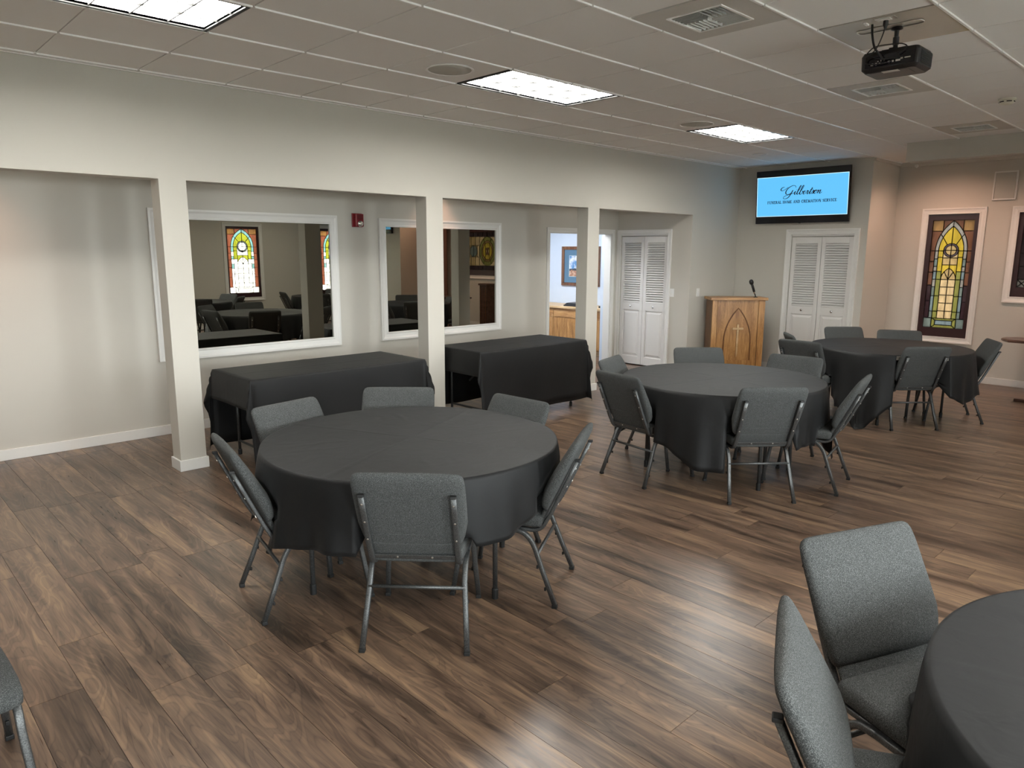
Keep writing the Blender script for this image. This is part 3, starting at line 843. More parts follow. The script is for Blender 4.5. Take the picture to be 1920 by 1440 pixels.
t = thing('sprinkler_head', 'tiny sprinkler head near the ceiling above the arched window', 'sprinkler', (2.03, YF - 0.03, 2.875))
MB().lathe([(0.02, 0), (0.022, -0.006), (0.012, -0.01)], 16, axis='Y').build('escutcheon', 'white_plastic', t)
MB().lathe([(0.006, -0.01), (0.006, -0.045), (0.016, -0.047), (0.016, -0.05)], 12, axis='Y').build('deflector', 'zinc', t)

# ------------------------------------------------------------------ projector
pj = thing('ceiling_panel', 'glossy beige panel behind the projector mount', 'ceiling panel', (PANEL[0] * T, PANEL[1] * T, H))
mat('beige_gloss', (0.47, 0.43, 0.37), 0.22)
MB().box(0.010, T - 0.010, 0.006, T - 0.006, -0.003, 0.012).build('plate', 'beige_gloss', pj)
MB().box(0.30, 0.40, 0.02, 0.08, -0.007, -0.003).build('outlet_plate', 'zinc', pj)
MB().box(0.325, 0.375, 0.03, 0.07, -0.011, -0.007).build('outlet', 'white_plastic', pj)
MB().box(0.235, 0.25, 0.05, 0.09, -0.012, -0.003).build('cable_clip', 'white_plastic', pj)
rail = MB()
lp = []
for k in range(33):
    a = 2 * PI * k / 32
    lp.append((0.31 + 0.17 * math.copysign(abs(math.cos(a)) ** 0.35, math.cos(a)), 0.22 + 0.045 * math.copysign(abs(math.sin(a)) ** 0.5, math.sin(a)), -0.006))
rail.sweep(lp, (0, 0, 1), 0.003, 0.003, 6); rail.build('wire_loop', 'zinc', pj)

pr = thing('projector', 'black projector hanging from the ceiling with cables', 'projector', (3.99, 3.24, 2.70))
bx0, bx1, bd, bh = -0.155, 0.150, 0.235, 0.108
def rr_ring(x0, x1, y0, y1, z, r=0.022, n=4):
    pts = []
    for cx, cy, a0 in ((x1 - r, y1 - r, 0), (x0 + r, y1 - r, PI / 2), (x0 + r, y0 + r, PI), (x1 - r, y0 + r, 1.5 * PI)):
        for k in range(n + 1):
            a = a0 + PI / 2 * k / n
            pts.append((cx + r * math.cos(a), cy + r * math.sin(a), z))
    return pts
MB().loft([rr_ring(bx0 + .022, bx1 - .022, 0.014, bd - 0.02, 0), rr_ring(bx0 + .004, bx1 - .004, 0.0, bd, 0.018), rr_ring(bx0, bx1, 0, bd, 0.09), rr_ring(bx0 + .01, bx1 - .01, 0.006, bd - .006, bh)]).build('housing', 'black_plastic', pr)
MB().box(bx0 + .05, bx1 - .06, 0.02, 0.15, -0.002, 0.0005).build('bottom_cover', 'brown_plastic', pr)
MB().box(-0.04, 0.045, 0.012, 0.05, -0.0035, -0.001).build('rating_label', 'vent_metal', pr)
MB().box(bx0 + .03, bx1 - .02, -0.002, 0.003, 0.024, 0.085).build('rear_panel', 'screen_black', pr)
for k, (x, w, z, h) in enumerate(((-.095, .014, .034, .012), (-.072, .010, .034, .012), (-.052, .008, .036, .008), (-.02, .006, .036, .006), (-.005, .010, .036, .010), (.015, .010, .037, .010), (.035, .024, .038, .010), (-.06, .006, .050, .006), (-.045, .006, .051, .007), (.06, .012, .046, .008), (.08, .03, .048, .005))):
    MB().box(x, x + w, -0.0045, -0.002, z, z + h).build('port', 'zinc', pr)
for k in range(9):
    z = 0.026 + k * 0.008
    MB().box(bx1 - 0.0015, bx1 + 0.002, 0.035, bd - 0.03, z, z + 0.0035).build('side_louver', 'black_plastic', pr)
MB().lathe([(0.026, bd - 0.002), (0.028, bd + 0.006), (0.020, bd + 0.008), (0.018, bd + 0.001)], 24, (-0.09, 0, 0.055), 'Y').build('lens_ring', 'chrome', pr, smooth=True)
mt = MB(); mt.lathe([(0.028, 0.228), (0.030, 0.218), (0.012, 0.212), (0.011, 0.18), (0.016, 0.178), (0.016, 0.14), (0.012, 0.138), (0.012, bh)], 16, (0.005, 0.06, 0)).build('mount_pole', 'black_plastic', pr)
MB().box(-0.06, 0.075, 0.045, 0.075, bh - 0.004, bh + 0.012).box(-0.01, 0.02, 0.01, 0.13, bh - 0.004, bh + 0.009).build('mount_plate', 'black_rubber', pr)
def wire(path, r, name='cable', parent=pr, m='black_rubber'):
    pts = [Vector(p) for p in path]; out = []
    for i in range(len(pts) - 1):
        p0, p1, p2, p3 = pts[max(i - 1, 0)], pts[i], pts[i + 1], pts[min(i + 2, len(pts) - 1)]
        for k in range(6):
            u = k / 6
            out.append(0.5 * ((2 * p1) + (p2 - p0) * u + (2 * p0 - 5 * p1 + 4 * p2 - p3) * u * u + (3 * p1 - p0 - 3 * p2 + p3) * u ** 3))
    out.append(pts[-1])
    return MB().tube(out, r, 6).build(name, m, parent, smooth=True)
wire([(-0.075, -0.08, 0.233), (-0.072, -0.075, 0.18), (-0.065, -0.05, 0.12), (-0.05, -0.02, 0.09), (-0.02, -0.012, 0.05)], 0.006)
wire([(0.012, -0.125, 0.225), (0.004, -0.12, 0.17), (-0.05, -0.07, 0.10), (-0.115, -0.035, 0.075), (-0.11, -0.025, 0.045), (-0.04, -0.015, 0.035), (0.02, -0.012, 0.04)], 0.0035)
wire([(-0.12, -0.01, 0.10), (-0.07, -0.03, 0.125), (0.0, -0.01, 0.13), (0.06, 0.0, 0.125), (0.09, -0.012, 0.10), (0.05, -0.02, 0.07)], 0.003)
wire([(-0.10, -0.03, 0.09), (-0.05, -0.035, 0.06), (0.0, -0.02, 0.055), (0.05, -0.012, 0.05)], 0.003)
MB().lathe([(0.013, 0.228), (0.014, 0.205), (0.006, 0.185)], 10, (0.012, -0.125, 0)).build('plug', 'black_rubber', pr)

# ------------------------------------------------------------------ television
tvo = thing('television', 'wall-mounted television with blue funeral home slide', 'television', (0.90, 8.885, 2.485))
tvo.rotation_euler = (0.075, 0, 0)
hw_, hh_ = 0.665, 0.367
MB().box(-hw_, hw_, -0.012, 0.035, -hh_, hh_).build('case', 'screen_black', tvo, bevel=0.003)
MB().box(-0.25, 0.25, 0.035, 0.062, -0.2, 0.2).build('wall_bracket', 'black_plastic', tvo)
sw, s0, s1 = 0.650, -0.268, 0.278
scr = MB().box(-sw, sw, -0.0135, -0.0125, s0, s1).build('screen', 'screen_blue', tvo)
for (a, b, c, d) in ((-sw, sw, s1 - .006, s1), (-sw, sw, s0, s0 + .006), (-sw, -sw + .006, s0, s1), (sw - .006, sw, s0, s1)):
    MB().box(a, b, -0.0142, -0.0135, c, d).build('screen_border', 'screen_white', scr)
MB().box(-0.015, 0.015, -0.016, -0.012, -hh_ - 0.006, -hh_ + 0.004).build('sensor', 'black_plastic', tvo)
def ribbon(mb, pts, wmin, wmax, y, ang=1.0):
    """calligraphic stroke: thick on down strokes"""
    P = [Vector(p) for p in pts]; out = []
    for i in range(len(P) - 1):
        p0, p1, p2, p3 = P[max(i - 1, 0)], P[i], P[i + 1], P[min(i + 2, len(P) - 1)]
        for k in range(5):
            u = k / 5
            out.append(0.5 * ((2 * p1) + (p2 - p0) * u + (2 * p0 - 5 * p1 + 4 * p2 - p3) * u * u + (3 * p1 - p0 - 3 * p2 + p3) * u ** 3))
    out.append(P[-1])
    L_, R_ = [], []
    for i, p in enumerate(out):
        t_ = (out[min(i + 1, len(out) - 1)] - out[max(i - 1, 0)])
        if t_.length < 1e-6: t_ = Vector((1, 0))
        t_.normalize()
        w = wmin + (wmax - wmin) * max(0.0, -t_.y) ** 1.5
        n_ = Vector((-t_.y, t_.x)) * w / 2
        L_.append(p + n_); R_.append(p - n_)
    b = len(mb.v)
    for a, c in zip(L_, R_): mb.v += [(a.x, y, a.y), (c.x, y, c.y)]
    for i in range(len(out) - 1): mb.f.append((b + 2 * i, b + 2 * i + 1, b + 2 * i + 3, b + 2 * i + 2))
# script word: letters drawn in a box of x-height 1, then slanted and scaled
SCRIPT = [
    [(2.35, 2.05), (2.1, 2.55), (1.4, 2.75), (.55, 2.35), (.0, 1.6), (-.1, .75), (.35, .18), (1.05, .22), (1.6, .75), (1.75, 1.35), (1.55, .4), (1.15, -.7), (.45, -1.15), (-.25, -.95), (-.1, -.4), (.8, .0), (1.9, .35), (2.35, .55)],   # G with tail
    [(-1.0, 2.45), (-1.6, 2.2), (-1.75, 1.6), (-1.2, 1.35), (-.55, 1.7), (.1, 2.3)],                                         # entry flourish
    [(2.3, .5), (2.62, 1.0), (2.52, .3), (2.72, .02), (3.05, .35)],                                                         # i
    [(3.0, .3), (3.55, 1.5), (3.75, 2.45), (3.5, 2.55), (3.3, 1.5), (3.2, .4), (3.4, .02), (3.75, .3)],                       # l
    [(3.7, .25), (4.3, 1.5), (4.5, 2.45), (4.25, 2.55), (4.05, 1.5), (3.95, .4), (4.15, .0), (4.5, .15), (4.62, .7), (4.5, .95), (4.75, .8)],   # b
    [(4.7, .75), (5.05, .55), (5.35, .75), (5.25, 1.0), (4.98, .8), (4.95, .3), (5.2, .0), (5.65, .35)],                      # e
    [(5.6, .3), (5.85, 1.05), (6.0, .85), (6.2, .95), (6.05, .35), (6.2, .0), (6.5, .35)],                                   # r
    [(6.45, .3), (6.85, 1.2), (7.0, 1.85), (6.8, .8), (6.72, .2), (6.9, .0), (7.2, .35)],                                    # t
    [(6.55, 1.25), (7.35, 1.35)],
    [(7.15, .3), (7.55, 1.05), (7.65, .5), (7.5, .05), (7.2, .1)],                                                          # s
    [(7.5, .08), (7.9, .5), (8.3, 1.0), (8.0, .95), (7.85, .5), (8.0, .05), (8.35, .15), (8.5, .7), (8.3, 1.0), (8.75, .85)],   # o
    [(8.7, .8), (8.95, 1.0), (8.85, .05), (9.1, .7), (9.4, 1.0), (9.5, .8), (9.4, .2), (9.6, .0), (10.0, .4)],                # n
    [(2.78, 1.5), (2.84, 1.42)],
]
wd = MB()
k_ = 0.0525
for st in SCRIPT:
    ribbon(wd, [((x - 4.35 + y * .30) * k_ * 0.98, (y) * k_ * 0.86 + 0.022) for x, y in st], 0.0065, 0.0150, -0.0146)
wd.build('script_lettering', 'screen_ink', scr)
GLY = {  # serif capitals as (x0,y0,x1,y1,heavy)
    'F': (.62, [(.14, 0, .14, 1, 1), (.14, .96, .58, .96, 0), (.14, .52, .44, .52, 0), (.56, .8, .56, .98, 0), (0.02, .03, .28, .03, 0), (.02, .97, .2, .97, 0)]),
    'U': (.80, [(.16, .25, .16, 1, 1), (.16, .25, .30, .05, 1), (.30, .04, .52, .04, 0), (.52, .05, .66, .25, 0), (.66, .25, .66, 1, 0), (.03, .97, .30, .97, 0), (.54, .97, .78, .97, 0)]),
    'N': (.84, [(.15, 0, .15, 1, 0), (.15, 1, .69, 0, 1), (.69, 0, .69, 1, 0), (.02, .97, .22, .97, 0), (.04, .03, .27, .03, 0), (.57, .97, .82, .97, 0)]),
    'E': (.66, [(.14, 0, .14, 1, 1), (.14, .96, .58, .96, 0), (.14, .52, .46, .52, 0), (.14, .04, .60, .04, 0), (.57, .8, .57, .98, 0), (.60, .02, .60, .2, 0), (.02, .97, .2, .97, 0), (.02, .03, .2, .03, 0)]),
    'R': (.76, [(.14, 0, .14, 1, 1), (.14, .96, .42, .96, 0), (.42, .96, .56, .82, 1), (.56, .82, .56, .66, 1), (.56, .66, .42, .52, 1), (.42, .52, .14, .52, 0), (.38, .52, .66, .02, 1), (.02, .97, .2, .97, 0), (.02, .03, .28, .03, 0), (.6, .03, .76, .03, 0)]),
    'A': (.80, [(.10, 0, .40, 1, 0), (.40, 1, .68, 0, 1), (.20, .33, .58, .33, 0), (0, .03, .22, .03, 0), (.54, .03, .80, .03, 0)]),
    'L': (.64, [(.14, 0, .14, 1, 1), (.14, .04, .58, .04, 0), (.58, .02, .58, .22, 0), (.02, .97, .28, .97, 0), (.02, .03, .2, .03, 0)]),
    'H': (.86, [(.16, 0, .16, 1, 1), (.70, 0, .70, 1, 1), (.16, .52, .70, .52, 0), (.02, .97, .30, .97, 0), (.02, .03, .30, .03, 0), (.56, .97, .84, .97, 0), (.56, .03, .84, .03, 0)]),
    'O': (.82, [(.40, .97, .18, .80, 0), (.18, .80, .10, .5, 1), (.10, .5, .18, .2, 1), (.18, .2, .40, .03, 0), (.40, .03, .62, .2, 0), (.62, .2, .70, .5, 1), (.70, .5, .62, .8, 1), (.62, .8, .40, .97, 0)]),
    'M': (1.0, [(.14, 0, .16, 1, 0), (.16, 1, .48, .05, 1), (.48, .05, .80, 1, 0), (.80, 1, .82, 0, 1), (.02, .97, .2, .97, 0), (.02, .03, .28, .03, 0), (.68, .03, .98, .03, 0)]),
    'D': (.82, [(.14, 0, .14, 1, 1), (.14, .96, .44, .96, 0), (.44, .96, .64, .75, 1), (.64, .75, .68, .5, 1), (.68, .5, .64, .25, 1), (.64, .25, .44, .04, 1), (.44, .04, .14, .04, 0), (.02, .97, .2, .97, 0), (.02, .03, .2, .03, 0)]),
    'C': (.76, [(.66, .78, .58, .92, 0), (.58, .92, .40, .97, 0), (.40, .97, .18, .80, 1), (.18, .80, .10, .5, 1), (.10, .5, .18, .2, 1), (.18, .2, .40, .03, 1), (.40, .03, .58, .08, 0), (.58, .08, .68, .24, 0), (.66, .72, .66, .98, 0)]),
    'T': (.72, [(.35, 0, .35, 1, 1), (.05, .96, .66, .96, 0), (.06, .76, .06, .98, 0), (.65, .76, .65, .98, 0), (.22, .03, .48, .03, 0)]),
    'I': (.40, [(.19, 0, .19, 1, 1), (.05, .97, .33, .97, 0), (.05, .03, .33, .03, 0)]),
    'S': (.62, [(.50, .76, .46, .90, 0), (.46, .90, .30, .97, 0), (.30, .97, .12, .84, 0), (.12, .84, .14, .66, 1), (.14, .66, .46, .40, 1), (.46, .40, .50, .18, 1), (.50, .18, .32, .03, 0), (.32, .03, .12, .10, 0), (.12, .10, .08, .26, 0)]),
    'V': (.80, [(.10, 1, .40, 0, 1), (.40, 0, .68, 1, 0), (0, .97, .24, .97, 0), (.56, .97, .80, .97, 0)]),
}
TXT = 'FUNERAL HOME AND CREMATION SERVICE'
tot = sum(GLY[c][0] + .06 if c != ' ' else .42 for c in TXT)
kx = 0.99 / tot; hgt = 0.037
x = -0.485; line = MB()
for ch in TXT:
    if ch == ' ':
        x += .42 * kx; continue
    for (a, b, c, d, hv) in GLY[ch][1]:
        p, q = Vector((x + a * kx, b * hgt)), Vector((x + c * kx, d * hgt))
        e = (q - p); ln = e.length; e.normalize(); w = (0.0085 if hv else 0.0046) / 2
        n_ = Vector((-e.y, e.x)) * w; p -= e * w * .5; q += e * w * .5
        bq = len(line.v)
        line.v += [(v_.x, -0.0146, v_.y - 0.092) for v_ in (p - n_, q - n_, q + n_, p + n_)]
        line.f.append((bq, bq + 1, bq + 2, bq + 3))
    x += (GLY[ch][0] + .06) * kx
line.build('capital_lettering', 'screen_ink_blue', scr)
# second television on the matching wall, seen in the mirror
tv2o = thing('television', 'second blue television glimpsed in the mirror behind the middle column', 'television', (7.0, 8.885, 2.485))
tv2o.rotation_euler = (0.075, 0, 0)
MB().box(-hw_, hw_, -0.012, 0.035, -hh_, hh_).build('case', 'screen_black', tv2o, bevel=0.003)
MB().box(-0.25, 0.25, 0.035, 0.062, -0.2, 0.2).build('wall_bracket', 'black_plastic', tv2o)
MB().box(-sw, sw, -0.0135, -0.0125, s0, s1).build('screen', 'screen_blue', tv2o)

# ------------------------------------------------------------------ small wall things
t = thing('fire_alarm', 'red fire alarm with clear strobe between the mirrors', 'fire alarm', (XB, 3.174, 2.036))
MB().box(0.0, 0.012, -0.066, 0.066, -0.073, 0.073).build('back_plate', 'red_plastic', t, bevel=0.004)
MB().box(0.012, 0.045, -0.036, 0.062, -0.068, 0.068).build('horn_body', 'red_plastic', t, bevel=0.006)
for k in range(5): MB().box(0.045, 0.047, -0.02, 0.05, 0.01 + k * .010, 0.014 + k * .010).build('horn_slot', 'dark_void', t)
MB().lathe([(0.034, 0.045), (0.032, 0.058), (0.018, 0.066), (0.003, 0.068)], 16, (0, 0.014, -0.036), 'X').build('strobe_lens', 'clear_lens', t, smooth=True)

def switch(label, loc, axis):
    t = thing('light_switch', label, 'light switch', loc, 0 if axis == 'y' else PI / 2, group='white light switches')
    MB().box(-0.036, 0.036, -0.006, 0, -0.058, 0.058).build('plate', 'white_plastic', t, bevel=0.002)
    MB().box(-0.006, 0.006, -0.016, -0.006, -0.012, 0.012).build('toggle', 'white_plastic', t)
switch('white light switch beside the aisle louvred door', (-0.385, 7.755, 1.13), 'y')
switch('white light switch on the wall left of the podium', (XL, 7.98, 1.14), 'x')

t = thing('wall_speaker', 'beige square speaker grille high on the far wall', 'speaker', (3.085, YF, 2.558))
MB().box(-0.125, 0.125, -0.012, 0, -0.172, 0.172).build('back_plate', 'wall_paint', t)
for (a, b, c, d) in ((-.13, -.113, -.178, .178), (.113, .13, -.178, .178), (-.113, .113, .161, .178), (-.113, .113, -.178, -.161)):
    MB().box(a, b, -0.022, 0, c, d).build('frame', 'white_paint', t)
MB().box(-.108, .108, -0.016, -0.012, -.156, .156).build('grille', 'speaker_grille', t)

# ------------------------------------------------------------------ podium with microphone
pod = thing('podium', 'oak podium with carved arch and cross below the television', 'podium', (0.340, 8.268, 0), math.radians(46))
pw, pd, ph = 0.368, 0.165, 1.047
MB().box(-pw + .078, pw - .09, -pd, -pd + .02, 0.03, ph).build('front_panel', 'oak', pod)
for x0, x1, s_ in ((-pw, -pw + .072, -1), (pw - .085, pw, 1)):
    MB().box(x0, x1, -pd - .014, -pd + .02, 0, ph).build('corner_stile', 'oak', pod, bevel=0.003)
    MB().box(s_ * (pw - .02), s_ * pw, -pd + .02, pd, 0, ph).build('side_panel', 'walnut_mid', pod)
MB().box(-pw + .072, pw - .085, -pd - .004, -pd + .02, 0, 0.07).build('bottom_rail', 'oak_flat', pod)
MB().box(-pw + .02, pw - .02, -pd + .02, pd - .03, 0.42, 0.44).build('shelf', 'oak_flat', pod)
MB().box(-0.40, 0.40, -pd - .036, pd + .015, ph, ph + 0.038).build('top', 'oak_flat', pod, bevel=0.004)
la, ra = arch(0.188, 0.46, 0.935, 12)
pth = [(-0.188, 0.20)] + la + ra[1:] + [(0.188, 0.20)]
mould = MB(); mould.sweep([(x, -pd - 0.002, z) for x, z in pth], (0, 1, 0), 0.010, 0.009, 8); mould.build('arch_moulding', 'oak_groove', pod)
fld = MB(); fld.prism(pth[::-1], -pd - 0.006, -pd + 0.001, lambda u, v, d: (u, d, v)); fld.build('arch_panel', 'oak', pod)
q_ = -pd - .006
cr = MB(); cr.loft([[(-.013, q_ - .020, .64), (.013, q_ - .020, .64), (.013, q_, .64), (-.013, q_, .64)], [(-.010, q_ - .020, .30), (.010, q_ - .020, .30), (.010, q_, .30), (-.010, q_, .30)], [(-.004, q_ - .010, .25), (.004, q_ - .010, .25), (.004, q_, .25), (-.004, q_, .25)]])
cr.box(-.014, .014, q_ - .021, q_, .63, .71).box(-.076, .076, q_ - .026, q_, .636, .662); cr.build('cross', 'pale_oak', pod)
mic = thing('microphone', 'black microphone on a short stand on the podium', 'microphone', (0.590, 8.370, ph + 0.038), math.radians(46))
MB().lathe([(0.030, 0), (0.030, 0.006), (0.012, 0.012)], 16).build('base', 'black_plastic', mic)
a_ = Vector((0, 0, 0.01)); dirv = Vector((-0.38, -0.08, 1)).normalized()
MB().tube([a_, a_ + dirv * 0.05], 0.008, 10).build('stand', 'black_plastic', mic)
MB().tube([a_ + dirv * 0.045, a_ + dirv * 0.085], 0.012, 10).build('clip', 'chrome', mic)
hb = MB(); hb.sweep([a_ + dirv * 0.075, a_ + dirv * 0.19], (0, 1, 0), 0.017, 0.017, 14); hb.build('handle', 'black_rubber', mic, smooth=True)
hd = MB(); hd.loft([[(a_ + dirv * (h_ - .01)) + (Vector((0, 1, 0)).cross(dirv).normalized() * math.cos(q * PI / 8) + Vector((0, 1, 0)) * math.sin(q * PI / 8)) * r_ for q in range(16)] for r_, h_ in ((0.017, .195), (.027, .205), (.031, .225), (.029, .245), (.018, .262), (.003, .268))]); hd.build('head', 'black_plastic', mic, smooth=True)

# ------------------------------------------------------------------ oak cabinet and picture beyond the doorway
cab = thing('cabinet', 'oak cabinet with drawers and doors seen through the doorway', 'cabinet', (-2.95, 8.31, 0))
cw = 1.05; cd = 0.30
MB().box(-cw, cw - .02, -cd + .02, cd, 0.08, 0.755).build('body', 'oak', cab)
MB().box(-cw, cw, -cd + .06, cd, 0, 0.08).build('plinth', 'pale_oak', cab)
MB().box(-cw - .02, cw + .03, -cd - .03, cd, 0.755, 0.79).build('worktop', 'pale_oak', cab, bevel=0.004)
MB().box(cw - .02, cw, -cd + .02, cd, 0.0, 0.755).build('end_panel', 'walnut', cab)
n = 4
for k in range(n):
    x0 = -cw + 2 * (cw - .01) * k / n; x1 = -cw + 2 * (cw - .01) * (k + 1) / n
    d_ = MB().box(x0 + .004, x1 - .004, -cd, -cd + .02, 0.60, 0.745).build('drawer', 'oak_flat', cab, bevel=0.003)
    MB().box(x0 + .06, x1 - .06, -cd - .006, -cd, 0.618, 0.632).build('pull', 'oak_flat', d_)
    MB().box(x0 + .004, x1 - .004, -cd, -cd + .02, 0.10, 0.592).build('door', 'oak', cab, bevel=0.003)
tray = thing('binder', 'black binder lying on the oak cabinet', 'binder', (-2.62, 8.20, 0.79))
MB().box(-0.17, 0.17, -0.12, 0.12, 0, 0.02).build('back_cover', 'black_plastic', tray)
lidm = MB(); lidm.loft([[(-.16, -.11, .02), (.16, -.11, .02), (.16, .11, .02), (-.16, .11, .02)], [(-.12, -.10, .055), (.15, -.10, .055), (.15, .11, .06), (-.12, .11, .06)]]); lidm.build('front_cover', 'black_plastic', tray)
t = thing('phone', 'small dark device at the right end of the oak cabinet', 'device', (-2.02, 8.22, 0.79))
MB().box(-0.07, 0.07, -0.05, 0.05, 0, 0.03).build('base', 'black_plastic', t, bevel=0.004)
MB().tube([(0.05, -0.04, 0.03), (0.06, 0.0, 0.075), (0.05, 0.04, 0.03)], 0.006).build('handle', 'chrome', t)

pic = thing('framed_picture', 'framed landscape picture with blue mat beyond the doorway', 'picture', (-2.88, ny1, 1.455))
pfn = lambda u, v, d: (u, -d, v)
casing(pic, pfn, -0.385, 0.385, -0.29, 0.29, 0.055, 0.03, 'frame_wood', name='frame')
MB().box(-0.39, 0.39, -0.010, 0, -0.295, 0.295).build('mat_board', 'picture_mat_blue', pic)
for (a, b, c, d) in ((-.275, -.265, -.185, .185), (.265, .275, -.185, .185), (-.275, .275, .178, .188), (-.275, .275, -.188, -.178)):
    MB().box(a, b, -0.012, -0.010, c, d).build('inner_mat', 'picture_mat_pale', pic)
def landscape_mat():
    m = bpy.data.materials.new('landscape_print'); MATS['landscape_print'] = m
    N, L, P = nodes(m); P.inputs['Roughness'].default_value = 0.6
    tc = N.new('ShaderNodeTexCoord'); sp = N.new('ShaderNodeSeparateXYZ'); L.new(tc.outputs['Object'], sp.inputs[0])
    n = N.new('ShaderNodeTexNoise'); n.inputs['Scale'].default_value = 9; n.inputs['Detail'].default_value = 5; L.new(tc.outputs['Object'], n.inputs['Vector'])
    sky = N.new('ShaderNodeValToRGB'); sky.color_ramp.elements[0].color = (.10, .27, .55, 1); sky.color_ramp.elements[1].color = (.8, .83, .88, 1); sky.color_ramp.elements[0].position = .42; sky.color_ramp.elements[1].position = .58
    L.new(n.outputs['Fac'], sky.inputs['Fac'])
    n2 = N.new('ShaderNodeTexNoise'); n2.inputs['Scale'].default_value = 22; n2.inputs['Detail'].default_value = 4; L.new(tc.outputs['Object'], n2.inputs['Vector'])
    gr = N.new('ShaderNodeValToRGB'); gr.color_ramp.elements[0].color = (.35, .16, .10, 1); gr.color_ramp.elements[1].color = (.62, .42, .30, 1); gr.color_ramp.elements[0].position = .35; gr.color_ramp.elements[1].position = .65
    L.new(n2.outputs['Fac'], gr.inputs['Fac'])
    def edge(z, w):
        a = N.new('ShaderNodeMath'); a.operation = 'MULTIPLY_ADD'; a.inputs[1].default_value = w; L.new(n2.outputs['Fac'], a.inputs[0]); L.new(sp.outputs['Z'], a.inputs[2])
        b = N.new('ShaderNodeMath'); b.operation = 'GREATER_THAN'; b.inputs[1].default_value = z; L.new(a.outputs[0], b.inputs[0]); return b.outputs[0]
    m1 = N.new('ShaderNodeMix'); m1.data_type = 'RGBA'; m1.inputs['A'].default_value = (.05, .06, .07, 1)
    L.new(edge(0.02, .12), m1.inputs['Factor']); L.new(sky.outputs['Color'], m1.inputs['B'])
    m2 = N.new('ShaderNodeMix'); m2.data_type = 'RGBA'; L.new(edge(-.03, .10), m2.inputs['Factor'])
    L.new(gr.outputs['Color'], m2.inputs['A']); L.new(m1.outputs['Result'], m2.inputs['B'])
    L.new(m2.outputs['Result'], P.inputs['Base Color'])
landscape_mat()
MB().box(-.265, .265, -0.0115, -0.010, -.178, .178).build('print', 'landscape_print', pic)
t = thing('ceiling_light', 'cool white ceiling panel in the room beyond the doorway', 'ceiling light', (-2.6, 6.9, 2.6))
MB().box(-.60, .60, -.30, .30, -0.03, 0.0).build('frame', 'white_plastic', t)
MB().box(-.57, .57, -.27, .27, -0.034, -0.03).build('lens', 'cool_lens', t)

# ------------------------------------------------------------------ wooden table and pedestal at the right edge
t = thing('side_table', 'dark wooden side table cut off by the right edge', 'table', (4.08, 8.86, 0))
tp = [(-.60, -.04), (-.57, -.10), (-.50, -.20), (.50, -.20), (.60, -.06), (.60, .06), (.50, .20), (-.50, .20), (-.57, .10), (-.60, .04)]
MB().loft([[(x * .985, y * .97, .700) for x, y in tp], [(x, y, .712) for x, y in tp], [(x, y, .722) for x, y in tp], [(x * .985, y * .97, .732) for x, y in tp]]).build('top', 'walnut', t)
MB().box(-.035, .035, -.03, .03, .04, .68).build('post', 'walnut', t, bevel=.004)
MB().box(-.40, .40, -.045, .045, 0, .035).build('foot', 'walnut', t, bevel=.006)
MB().box(-.04, .04, -.30, .30, .0, .034).build('foot', 'walnut', t, bevel=.006)
MB().box(-.30, .30, -.03, .03, .67, .70).build('bracket', 'walnut', t)
t = thing('pedestal', 'narrow dark wooden pedestal reflected in the second mirror', 'pedestal', (3.80, 9.70, 0))
MB().box(-.12, .12, -.12, .12, .04, .96).build('body', 'walnut', t)
for s in (-.08, 0, .08): MB().box(s - .006, s + .006, -.126, -.12, .08, .92).build('flute', 'frame_wood', t)
MB().box(-.145, .145, -.145, .145, .96, 1.0).build('top', 'walnut', t, bevel=.005)
MB().box(-.14, .14, -.14, .14, 0, .04).build('base', 'walnut', t, bevel=.004)
t = thing('folding_partition', 'brown folding partition reflected in the mirror behind the column', 'partition', (5.72, 9.80, 0))
for k in range(5):
    x = -.35 + k * .14
    z_ = MB(); z_.loft([[(x, 0, 0.02), (x + .07, -.05, 0.02), (x + .14, 0, 0.02), (x + .14, .02, 0.02), (x + .07, -.03, 0.02), (x, .02, 0.02)], [(x, 0, 2.4), (x + .07, -.05, 2.4), (x + .14, 0, 2.4), (x + .14, .02, 2.4), (x + .07, -.03, 2.4), (x, .02, 2.4)]]); z_.build('panel', 'brown_wall', t)
MB().box(-.40, .40, -.05, .05, 2.4, 2.46).build('track', 'walnut', t)

# ------------------------------------------------------------------ chairs
def superring(cx, hw2, hn, fnp, expo=4.5, n=28):
    ring = []
    for k in range(n):
        a = 2 * PI * k / n
        c, d = math.cos(a), math.sin(a)
        c = math.copysign(abs(c) ** (2 / expo), c); d = math.copysign(abs(d) ** (2 / expo), d)
        ring.append(fnp(cx + hw2 * c, hn * d))
    return ring
def arc_pts(p0, pc, p1, n=6):
    """quadratic corner"""
    p0, pc, p1 = Vector(p0), Vector(pc), Vector(p1)
    return [p0 * (1 - u) ** 2 + pc * 2 * u * (1 - u) + p1 * u * u for u in [k / n for k in range(n + 1)]]

